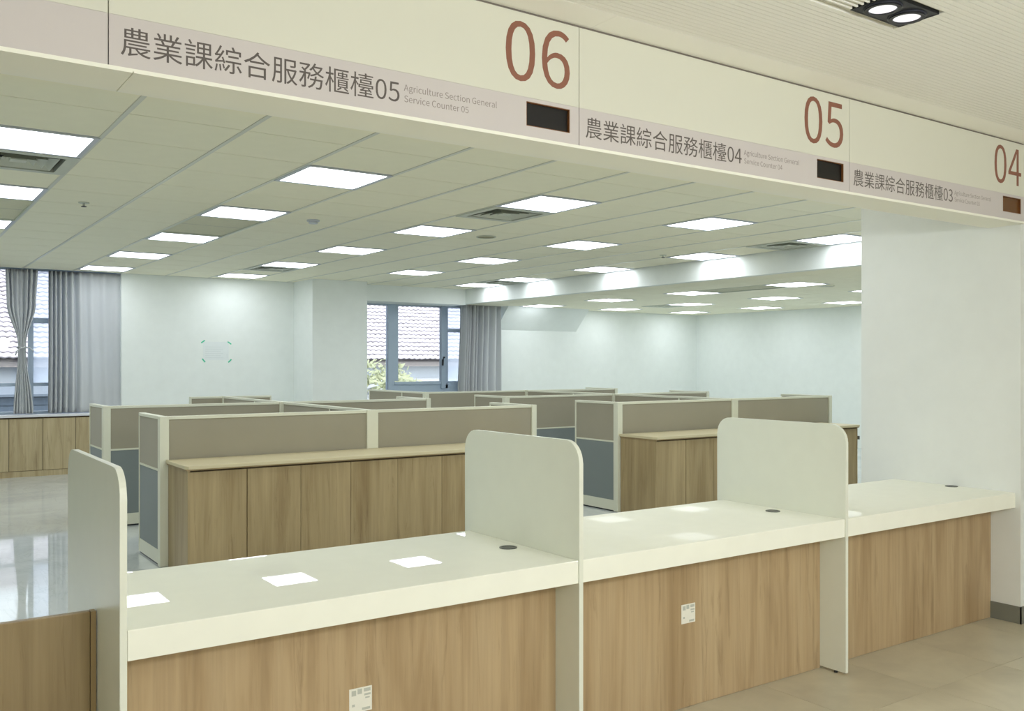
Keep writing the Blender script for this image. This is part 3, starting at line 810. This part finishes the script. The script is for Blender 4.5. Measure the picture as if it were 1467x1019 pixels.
# twin downlight in the hall ceiling and the slot grille beside it
t = thing('recessed_downlight', 'black twin downlight in the slatted hall ceiling', 'ceiling light', (3.013, 1.943, HZ))
x0, x1, y0, y1 = 2.866, 3.162, 1.864, 2.022
f = MB()
f.box(x0, x1, y0, y0 + .006, HZ - .002, HZ + .05).box(x0, x1, y1 - .006, y1, HZ - .002, HZ + .05).box(x0, x0 + .006, y0 + .006, y1 - .006, HZ - .002, HZ + .05).box(x1 - .006, x1, y0 + .006, y1 - .006, HZ - .002, HZ + .05)
obj('housing', f, M['black'], t)
obj('faceplate', MB().box(x0 + .006, x1 - .006, y0 + .006, y1 - .006, HZ - .001, HZ + .004), M['black'], t)
for cx_ in (2.941, 3.087):
    c = obj('lamp_head', MB().ring((cx_, 1.943), .062, .048, HZ - .010, HZ - .0012, 36), M['black'], t)
    obj('lens', MB().disc((cx_, 1.943), .0475, HZ - .005, HZ - .0013, 36), M['lens'], c)
    obj('trim_ring', MB().ring((cx_, 1.943), .0655, .0622, HZ - .006, HZ - .0012, 36), M['disp_ring'], c)
t = thing('slot_grille', 'dark slotted air grille in line with the twin downlight', 'air grille', (2.73, 1.943, HZ))
obj('backing', MB().box(2.602, 2.862, 1.864, 2.022, HZ + .014, HZ + .0195), M['black'], t)
for q in range(7):
    yb = 1.870 + q * .0235
    obj('fin', MB().box(2.602, 2.862, yb, yb + .007, HZ - .001, HZ + .013), M['slat'], t)

# ------------------------------------------------------------------ service counter
CF, CB = 2.741, 3.515
BAYS = [(.593, 2.2075, 'service counter desk between the open end divider and the middle divider'), (2.2285, 3.8435, 'service counter desk between the middle divider and the one nearer the pier'), (3.8645, PX - .001, 'service counter desk ending at the white pier')]
for n, (x0, x1, lab) in enumerate(BAYS):
    t = thing('counter_desk', 'cream topped ' + lab, 'counter', ((x0 + x1) / 2, 3.1, 0), 'counter desks')
    obj('worktop', MB().box(x0, x1, CF, CB, .665, .752), M['white' if n == 0 else 'white2'], t, bevel=.003)
    obj('front_panel', MB().box(x0, x1, 2.884, 2.902, .002, .664), M['wood'], t)
    gx, gy = ((2.127, 3.094), (3.748, 3.094), (5.393, 3.10))[n]
    gr = obj('cable_grommet', MB().ring((gx, gy), .036, .027, .752, .7555, 32), M['grom'], t)
    obj('cap', MB().disc((gx, gy), .0265, .7522, .754, 32), M['grom'], gr)

def divider(x0, label):
    t = thing('counter_divider', label, 'divider', (x0 + .01, 3.14, 0), 'white counter dividers')
    y0, y1, z1, r = 2.737, 3.556, 1.204, .085
    pts = [(y0, .012), (y1, .012)]
    for q in range(9):
        a = math.pi / 2 * q / 8
        pts.append((y1 - r + r * math.cos(a), z1 - r + r * math.sin(a)))
    for q in range(9):
        a = math.pi / 2 + math.pi / 2 * q / 8
        pts.append((y0 + r + r * math.cos(a), z1 - r + r * math.sin(a)))
    obj('panel', MB().prism(pts, 'x', x0, x0 + .0195), M['divider'], t, bevel=.002)
    for yy in (2.80, 3.48):
        obj('glide', MB().disc((x0 + .010, yy), .0085, 0, .012, 16), M['black'], t)
divider(.572, 'white rounded divider at the open end beside the low oak board')
divider(2.208, 'white rounded divider in the middle, second along the counter')
divider(3.844, 'white rounded divider nearer the pier, third along the counter')

# low oak board closing the gap before the first divider
t = thing('oak_board', 'low oak board standing beside the first white divider', 'board', (-.3, 3.07, 0))
obj('leaf', MB().box(-1.6, .553, 3.05, 3.074, .02, .744), M['wood3'], t, bevel=.003)
obj('edge_strip', MB().box(.554, .5695, 3.046, 3.078, .02, .744), M['edge'], t, bevel=.002)
for xx in (-1.3, .3):
    obj('foot', MB().box(xx - .03, xx + .03, 3.03, 3.094, 0, .0205), M['black'], t)

# printed labels stuck on the oak fronts
for x0, z0, lab in ((1.331, .314, 'white printed label on the oak front between first and middle dividers'), (2.893, .367, 'white printed label on the oak front between middle divider and pier')):
    w, h = .084, .083
    o = obj('printed_label', MB().box(x0, x0 + w, 2.8825, 2.8838, z0, z0 + h), M['label'], loc=(x0, 2.8838, z0))
    tag(o, lab, 'label', 'labels on the counter fronts')
    pm = MB()
    for (a, b, c, d) in ((.36, .56, .74, .95), (.64, .94, .80, .94), (.66, .94, .64, .72), (.70, .90, .52, .58), (.12, .24, .26, .36), (.56, .92, .06, .16), (.10, .30, .70, .92)):
        pm.box(x0 + a * w, x0 + b * w, 2.8822, 2.8825, z0 + c * h, z0 + d * h)
    obj('print', pm, M['print'], o)['kind'] = 'stuff'

# ------------------------------------------------------------------ cubicle screens
def screen(label, axis, a, b, fix, posts=(), free=(), h=1.108, face=1):
    """one screen from A to B along AXIS; FIX is the face nearer the counter (axis x) or the window side (axis y); posts: (from, to) along the axis"""
    def bx(m, u0, u1, v0, v1, z0, z1):
        if axis == 'x':
            m.box(u0, u1, fix + v0, fix + v1, z0, z1)
        else:
            m.box(fix + v0, fix + v1, u0, u1, z0, z1)
        return m
    mid = (a + b) / 2
    loc = (mid, fix + .033, 0) if axis == 'x' else (fix + .033, mid, 0)
    t = thing('cubicle_screen', label, 'screen', loc, 'cubicle screens')
    e0, e1 = a, b
    for s in free:
        if s < 0:
            obj('edge_trim', bx(MB(), a, a + .018, .008, .056, .014, h - .024), M['rail'], t)
            e0 = a + .018
        else:
            obj('edge_trim', bx(MB(), b - .018, b, .008, .056, .014, h - .024), M['rail'], t)
            e1 = b - .018
    obj('foot_strip', bx(MB(), a + .01, b - .01, .018, .046, 0, .014), M['black'], t)
    obj('base_plate', bx(MB(), e0, e1, .010, .054, .014, .115), M['rail'], t)
    obj('lower_panel', bx(MB(), e0, e1, .014, .050, .1152, .6998), M['blue'], t)
    obj('mid_rail', bx(MB(), e0, e1, .009, .055, .700, .7158), M['rail'], t)
    obj('upper_panel', bx(MB(), e0, e1, .014, .050, .716, h - .0242), M['taupe'], t)
    obj('top_rail', bx(MB(), a, b, .007, .057, h - .024, h), M['rail'], t, bevel=.003)
    for p0, p1 in posts:
        obj('post', bx(MB(), p0, p1, 0, .066, .006, h + .001), M['rail'], t, bevel=.004)
    return t

LL, LS, LE = (1.745, 1.811), (3.408, 3.511), (5.105, 5.159)
R1 = [7.03, 9.03, 10.95]
def sc_block(P0, PS, PE, rows, who, wing_e=True):
    for n, y in enumerate(rows):
        r = ('front', 'second', 'third')[n]
        screen('long taupe and blue screen, curtain half of %s row, %s' % (r, who), 'x', P0[1] + .0005, PS[0] - .0005, y, [P0])
        screen('long taupe and blue screen, pier half of %s row, %s' % (r, who), 'x', PS[1] + .0005, PE[0] - .0005, y, [PS, PE])
        screen('short side screen at curtain end of %s row, %s' % (r, who), 'y', y + .067, y + .70, P0[0] + .004, free=(1,))
        screen('short side screen at pier end of %s row, %s' % (r, who), 'y', y + .067, y + .73, PE[1] - .060, free=(1,))
WL, WR = 'cubicle block nearer the curtains', 'cubicle block nearer the pier'
sc_block(LL, LS, LE, R1[:2], WL)
sc_block((6.165, 6.23), (7.835, 7.935), (9.55, 9.605), R1, WR)
# third row of the first block is short
screen('short stub screen of the third row, curtain side, ' + WL, 'x', 3.075, 3.43, R1[2], [(3.058, 3.0745)])
screen('short stub screen of the third row, pillar side, ' + WL, 'x', 3.4975, 4.03, R1[2], [(3.431, 3.497)], free=(1,))
# spines between the rows
for xs, who, n in ((3.436, WL, 2), (7.862, WR, 2)):
    for k_ in range(n):
        y0 = R1[k_] + .067
        ym = y0 + .80
        screen('inner spine screen starting at the %s row, %s' % (('front', 'second')[k_], who), 'y', y0, ym, xs, free=(1,))
        screen('inner spine screen ending at the %s row, %s' % (('second', 'third')[k_], who), 'y', ym + .001, R1[k_ + 1] - .001, xs)
screen('outer side screen beyond the third row, ' + WR, 'y', R1[2] + .705, 12.68, 6.169, free=(1,))

# ------------------------------------------------------------------ oak credenzas in front of the screens
def credenza(x0, n, label, catch=False, D=.402):
    x1 = x0 + D * n + .03
    t = thing('credenza', label, 'cabinet', ((x0 + x1) / 2, 6.77, 0), 'oak credenzas')
    r = .05
    pts = [(x0 - .018, 7.026), (x0 - .018, 6.498 + r * .7), (x0 - .018 + r * .35, 6.498), (x1 + .012, 6.498), (x1 + .012, 7.026)]
    obj('top_board', MB().prism(pts, 'z', .767, .790), M['slabtop'], t, bevel=.002)
    obj('edge_band', MB().box(x0 - .012, x1 + .008, 6.503, 7.02, .758, .7668), M['edge'], t)
    obj('carcass', MB().box(x0 + .0175, x1 - .0175, 6.545, 7.024, .055, .7575), M['gap'], t)
    obj('side_panel', MB().box(x0, x0 + .017, 6.521, 7.024, 0, .7575), M['wood2'], t)
    obj('side_panel', MB().box(x1 - .017, x1, 6.521, 7.024, 0, .7575), M['wood2'], t)
    obj('plinth', MB().box(x0 + .018, x1 - .018, 6.56, 7.0, 0, .0545), M['wood2'], t)
    for q in range(n):
        xa = x0 + .017 + D * q - .003 * (q == 0)
        obj('door', MB().box(xa + .0015, xa + D - .0015, 6.524, 6.5435, .058, .745), M['wood2'], t, bevel=.001)
    if catch:
        obj('catch', MB().box(x1 + .0002, x1 + .014, 6.50, 6.53, .62, .66), M['grom'], t, bevel=.003)
credenza(1.803, 8, 'long oak credenza with pale top and visible door joints, nearer the curtains')
credenza(6.200, 8, 'long oak credenza with pale top near the white pier', True, .3935)

# ------------------------------------------------------------------ low cabinets under the curtained window
t = thing('window_cabinet', 'low oak cabinet run under the curtained window', 'cabinet', (1.2, 13.84, 0))
x0, n = -.9005, 9
obj('top_board', MB().box(-1.9, 2.884, 13.685, 13.978, .785, .815), M['sill'], t, bevel=.003)
obj('carcass', MB().box(-1.9, 2.884, 13.72, 13.978, .075, .7845), M['gap'], t)
obj('plinth', MB().box(-1.9, 2.884, 13.702, 13.95, 0, .0745), M['wood4'], t)
for q in range(-2, n):
    xa = x0 + .4 * q
    obj('door', MB().box(xa + .003, min(xa + .397, 2.883), 13.70, 13.7195, .08, .764), M['wood4'], t, bevel=.001)

# ------------------------------------------------------------------ windows
def window(name, label, Y, bars, panes, handle=None):
    w = bpy.data.objects.new(name, None)
    w.location = ((bars[0][0] + bars[0][1]) / 2, Y, bars[0][2])
    COL.objects.link(w)
    w['kind'] = 'structure'
    w['label'] = label
    ORIG[w.name] = Vector(w.location)
    for nm, (xa, xb, za, zb, d0, d1) in bars[1:]:
        obj(nm, MB().box(xa, xb, Y + d0, Y + d1, za, zb), M['alu'], w, bevel=.004)
    for xa, xb, za, zb in panes:
        obj('pane', MB().box(xa, xb, Y + .032, Y + .038, za, zb), M['haze' if xa in (1.827, 8.322) and zb > 1.3 else 'glass'], w)
    if handle:
        hx, hz = handle
        h = MB().tube([(hx, Y - .012, hz), (hx, Y - .05, hz), (hx - .03, Y - .055, hz - .04), (hx - .035, Y - .055, hz - .14)], .017)
        h.box(hx - .018, hx + .018, Y - .012, Y - .0005, hz - .09, hz + .09)
        obj('handle', h, M['black'], w)
    return w
window('window_1', 'tall aluminium window behind the grey curtains', 13.99,
       [(-1.5, 2.88, .815),
        ('frame_jamb', (-.95, -.90, .816, 2.80, 0, .08)), ('frame_jamb', (2.83, 2.884, .816, 2.80, 0, .08)),
        ('mullion', (1.765, 1.825, .816, 2.80, -.006, .085)), ('mullion', (.42, .47, .816, 2.80, -.006, .085)),
        ('rail', (.47, 1.7645, 1.19, 1.235, 0, .08)), ('rail', (1.8255, 2.8295, 1.19, 1.235, 0, .08)), ('rail', (-.8995, .4195, 1.19, 1.235, 0, .08)),
        ('transom', (1.8255, 2.8295, 2.045, 2.112, 0, .08)),
        ('bottom_rail', (-.8995, .4195, .816, .85, 0, .08)), ('bottom_rail', (.4705, 1.7645, .816, .85, 0, .08)), ('bottom_rail', (1.8255, 2.8295, .816, .85, 0, .08)),
        ('head_rail', (-.8995, .4195, 2.75, 2.80, 0, .08)), ('head_rail', (.4705, 1.7645, 2.75, 2.80, 0, .08)), ('head_rail', (1.8255, 2.8295, 2.75, 2.80, 0, .08))],
       [(.472, 1.763, 1.237, 2.748), (.472, 1.763, .852, 1.188), (1.827, 2.828, 1.237, 2.043), (1.827, 2.828, 2.114, 2.748), (1.827, 2.828, .852, 1.188), (-.897, .418, 1.237, 2.748), (-.897, .418, .852, 1.188)])
window('window_2', 'tall aluminium window with black handle beside the white pillar', 13.96,
       [(6.29, 9.2, .82),
        ('frame_jamb', (6.29, 6.34, .821, 2.52, 0, .08)), ('frame_jamb', (9.16, 9.215, .821, 2.52, 0, .08)),
        ('mullion', (7.15, 7.27, .821, 2.52, -.01, .085)), ('mullion', (7.27, 7.345, 1.20, 2.52, .0, .06)),
        ('sash_stile', (8.17, 8.255, 1.06, 2.52, -.035, .05)), ('sash_stile', (8.256, 8.32, 1.06, 2.52, .0, .08)),
        ('transom', (8.3205, 9.1595, 2.045, 2.105, 0, .08)),
        ('bottom_rail', (7.2705, 8.1695, 1.135, 1.185, -.02, .06)), ('bottom_rail', (7.2705, 9.1595, .99, 1.134, 0, .08)), ('bottom_rail', (8.3205, 9.1595, 1.1345, 1.185, 0, .08)), ('bottom_rail', (6.3405, 7.1495, .821, .87, 0, .08)), ('bottom_rail', (7.2705, 9.1595, .821, .87, 0, .08)),
        ('head_rail', (6.3405, 7.1495, 2.47, 2.52, 0, .08)), ('head_rail', (7.3455, 8.1695, 2.47, 2.52, 0, .08)), ('head_rail', (8.3205, 9.1595, 2.47, 2.52, 0, .08))],
       [(6.342, 7.148, .872, 2.468), (7.347, 8.168, 1.187, 2.468), (8.322, 9.158, 1.187, 2.043), (8.322, 9.158, 2.107, 2.468), (7.272, 9.158, .872, .988)],
       (8.215, 1.60))

# ------------------------------------------------------------------ curtains
def cloth(name, ufun, yfun, z0, z1, nu, nz, parent, thick=.004):
    """a pleated sheet: u in 0..1 across, z from top to bottom"""
    me = bpy.data.meshes.new(name)
    vs, fs = [], []
    base = origin_of(parent)
    for j in range(nz + 1):
        z = z1 + (z0 - z1) * j / nz
        for i in range(nu + 1):
            u = i / nu
            vs.append(Vector((ufun(u, z), yfun(u, z), z)) - base)
    for j in range(nz):
        for i in range(nu):
            q = j * (nu + 1) + i
            fs.append((q, q + 1, q + nu + 2, q + nu + 1))
    me.from_pydata([tuple(v) for v in vs], [], fs)
    for p in me.polygons:
        p.use_smooth = True
    me.materials.append(M['cloth'])
    o = bpy.data.objects.new(name, me)
    COL.objects.link(o)
    o.parent = parent
    s = o.modifiers.new('thickness', 'SOLIDIFY')
    s.thickness = thick
    return o
def smooth(a, b, v):
    q = max(0, min(1, (v - a) / (b - a)))
    return q * q * (3 - 2 * q)
def table(tb, z):
    for (za, va), (zb, vb) in zip(tb, tb[1:]):
        if za >= z >= zb:
            q = (za - z) / (za - zb)
            q = q * q * (3 - 2 * q) if abs(va - vb) > 0 else q
            return va + (vb - va) * q
    return tb[-1][1]
t = thing('tied_curtain', 'grey curtain tied at its waist in front of the window', 'curtain', (1.66, 13.79, .83), 'grey window curtains')
cl = [(2.742, 1.475), (2.3, 1.49), (1.74, 1.622), (1.68, 1.622), (.83, 1.565)]
cr = [(2.742, 1.842), (2.3, 1.82), (1.74, 1.70), (1.68, 1.70), (.83, 1.79)]
def tu(u, z):
    a, b = table(cl, z), table(cr, z)
    return a + (b - a) * (u + .012 * math.sin(u * 22))
def ty(u, z):
    w = table(cr, z) - table(cl, z)
    return 13.79 - .018 - .055 * (w / .36) ** .5 * math.sin(u * 2 * math.pi * 6.5 + .6 * math.sin(z * 2.2)) * (.6 + .4 * math.sin(u * 9 + 1)) + (.03 * math.cos(u * 3.1))
cloth('fabric', tu, ty, .832, 2.742, 150, 40, t)
tb_ = MB()
tb_.tube([(1.661 + .052 * math.cos(a * math.pi / 12), 13.775 + .075 * math.sin(a * math.pi / 12), 1.71 + .006 * math.sin(a)) for a in range(25)], .012)
tb_.tube([(1.69, 13.70, 1.71), (1.74, 13.69, 1.705), (1.79, 13.69, 1.66)], .008).tube([(1.64, 13.70, 1.70), (1.59, 13.69, 1.66), (1.575, 13.69, 1.60)], .008)
obj('tie_band', tb_, M['cloth'], t, smooth=True)
obj('heading_tape', MB().box(1.48, 1.838, 13.80, 13.806, 2.70, 2.744), M['cloth'], t)

t = thing('drawn_curtain', 'wide grey curtain hanging straight beside the white wall', 'curtain', (2.45, 13.77, .83), 'grey window curtains')
def wu(u, z):
    s = .975 + .03 * smooth(2.6, 1.2, z)
    return 1.975 + .955 * s * u
def wy(u, z):
    ph = 2 * math.pi * (6.0 * u + 3.2 * (1 - (1 - min(u / .45, 1)) ** 2) )
    amp = .062 - .044 * smooth(.25, .62, u)
    return 13.765 + amp * math.sin(ph + .35 * math.sin(z * 1.7 + u * 5)) * (.85 + .15 * math.sin(u * 37)) + .012 * math.sin(z * 3 + u * 4)
cloth('fabric', wu, wy, .832, 2.742, 260, 24, t)
obj('heading_tape', MB().box(1.99, 2.89, 13.83, 13.836, 2.70, 2.744), M['cloth'], t)

t = thing('drawn_curtain', 'narrow grey curtain bunched between the window with the black handle and the wall', 'curtain', (8.8, 13.62, .83), 'grey window curtains')
def ru(u, z):
    return 8.40 + .80 * u - .05 * (1 - u) * smooth(2.3, .9, z)
def ry(u, z):
    ph = 2 * math.pi * (5.0 * u + 3.6 * (1 - (1 - min(u / .6, 1)) ** 2))
    return 13.62 + (.10 - .045 * smooth(.45, .8, u)) * math.sin(ph + .3 * math.sin(z * 1.5)) * (.8 + .2 * math.sin(u * 29))
cloth('fabric', ru, ry, .832, LZ - .006, 200, 20, t)
obj('heading_tape', MB().box(8.44, 9.19, 13.69, 13.696, LZ - .05, LZ - .004), M['cloth'], t)

# ------------------------------------------------------------------ notice taped to the back wall
t = thing('taped_notice', 'faint paper notice held by green tape on the white back wall', 'notice', (4.2, 13.698, 1.67))
obj('sheet', MB().box(4.01, 4.385, 13.6975, 13.6995, 1.545, 1.815), M['paper'], t)
pr = MB()
for q in range(6):
    pr.box(4.04, 4.30 - .03 * (q % 2), 13.697, 13.6975, 1.575 + q * .032, 1.583 + q * .032)
pr.box(4.355, 4.362, 13.697, 13.6975, 1.575, 1.64)
obj('print', pr, M['faint'], t)['kind'] = 'stuff'
for cx_, cz_, an in ((4.006, 1.815, 35), (4.395, 1.80, -35), (4.016, 1.54, -50), (4.40, 1.535, 45)):
    a = math.radians(an)
    ux, uz = math.cos(a) * .033, math.sin(a) * .033
    vx, vz = -math.sin(a) * .009, math.cos(a) * .009
    obj('tape', MB().prism([(cx_ - ux - vx, cz_ - uz - vz), (cx_ + ux - vx, cz_ + uz - vz), (cx_ + ux + vx, cz_ + uz + vz), (cx_ - ux + vx, cz_ - uz + vz)], 'y', 13.6962, 13.6969), M['tape'], t)

# ------------------------------------------------------------------ outside: the neighbour's tiled roof, wall, shed and shrubs
struct('ground', MB().box(-12, 40, 14.6, 60, -2.4, -2.2), M['ground'])
t = thing('neighbour_house', 'house with a pale wavy tiled roof outside the windows', 'house', (10, 28, -2.2))
obj('wall', MB().box(-8, 34, 26.6, 27.0, -2.2, 1.75), M['hwall'], t)
obj('eave_board', MB().box(-8, 34, 26.15, 26.5, 1.40, 1.58), m_plain('eave_brown', (176, 166, 162), .8), t)
obj('wall_ledge', MB().box(-8, 34, 26.45, 26.6, .92, 1.02), M['sill'], t)
vs, fs = [], []
PER, EX, TH = .19, .33, math.radians(25)
ncourse = 34
def roof_strip(xa, xb):
    nx = int((xb - xa) / PER * 6)
    for c in range(ncourse):
        s0, s1 = c * EX, (c + 1) * EX + .03
        st = len(vs)
        for row in range(3):
            for i in range(nx + 1):
                x = xa + (xb - xa) * i / nx
                w = .024 * math.cos(2 * math.pi * x / PER) + .006 * math.sin(7.3 * x + c)
                s = (s0, s0, s1)[row]
                lift = (w * .9 + .006, w + .040, w - .008)[row]
                sag = .022 * math.cos(2 * math.pi * x / PER) if row < 2 else 0
                vs.append((x, 26.0 + (s - sag) * math.cos(TH) - lift * math.sin(TH), 1.62 + (s - sag) * math.sin(TH) + lift * math.cos(TH)))
        for row in range(2):
            for i in range(nx):
                q = st + row * (nx + 1) + i
                fs.append((q, q + 1, q + nx + 2, q + nx + 1))
roof_strip(0, 8)
roof_strip(11.0, 20.5)
bx_ = origin_of(t)
me = bpy.data.meshes.new('roof_tiles')
me.from_pydata([(a - bx_.x, b - bx_.y, c - bx_.z) for a, b, c in vs], [], fs)
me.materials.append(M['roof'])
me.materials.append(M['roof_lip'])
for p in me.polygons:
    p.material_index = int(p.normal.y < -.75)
o = bpy.data.objects.new('roof_tiles', me)
COL.objects.link(o)
o.parent = t
o['kind'] = 'stuff'
rz = 1.55
obj('roof_deck', MB().prism([(26.1, rz), (26.1 + 11 * math.cos(TH), rz + 11 * math.sin(TH)), (37, 1.5)], 'x', -8, 34), m_plain('roof_deck', (150, 142, 144), .9), t)
t = thing('garden_shed', 'long grey metal shed seen low through the curtained window', 'shed', (3, 22, -2.2))
obj('wall', MB().box(-4, 8, 22.0, 24.4, -2.2, .80), M['hdark'], t)
obj('roof_sheet', MB().prism([(21.7, .80), (24.6, .98), (24.6, 1.03), (21.7, .85)], 'x', -4.2, 8.2), m_plain('shed_roof', (112, 122, 134), .5), t)
for q in range(5):
    obj('cladding_board', MB().box(-4, 8, 21.965, 22.0, -.1 + q * .18, .05 + q * .18), M['hdark'], t)

def shrub(label, x, y, z0, w, h, n, mat, seed):
    rnd = random.Random(seed)
    t = thing('garden_shrub', label, 'shrub', (x, y, z0), 'shrubs outside the garden window')
    st = MB()
    for q in range(5):
        a = q * 1.3
        st.tube([(x, y, z0), (x + .2 * w * math.cos(a), y + .2 * w * math.sin(a), z0 + .45 * h), (x + .4 * w * math.cos(a), y + .4 * w * math.sin(a), z0 + .85 * h)], .018, 6)
    obj('stems', st, M['stem'], t)
    vs, fs = [], []
    for q in range(n):
        while True:
            p = Vector((rnd.uniform(-1, 1), rnd.uniform(-1, 1), rnd.uniform(-1, 1)))
            if .35 < p.length < 1:
                break
        c = Vector((x + p.x * w / 2, y + p.y * w / 2, z0 + h * .62 + p.z * h * .38))
        d = Vector((rnd.uniform(-1, 1), rnd.uniform(-1, 1), rnd.uniform(-.3, 1))).normalized()
        u = d.orthogonal().normalized()
        L, W = rnd.uniform(.12, .22), rnd.uniform(.03, .06)
        k0 = len(vs)
        for e in (c, c + d * L * .5 + u * W, c + d * L, c + d * L * .5 - u * W):
            vs.append(tuple(e - Vector((x, y, z0))))
        fs.append((k0, k0 + 1, k0 + 2, k0 + 3))
    me = bpy.data.meshes.new('foliage')
    me.from_pydata(vs, [], fs)
    me.materials.append(mat)
    o = bpy.data.objects.new('foliage', me)
    COL.objects.link(o)
    o.parent = t
    o['kind'] = 'stuff'
shrub('yellow green leafy shrub outside the window beside the pillar', 9.75, 19.3, -2.2, 2.1, 3.8, 3200, M['leaf'], 3)
shrub('silvery pale shrub low outside the window beside the pillar', 7.75, 16.5, -2.2, 1.1, 3.4, 1800, M['leaf2'], 5)
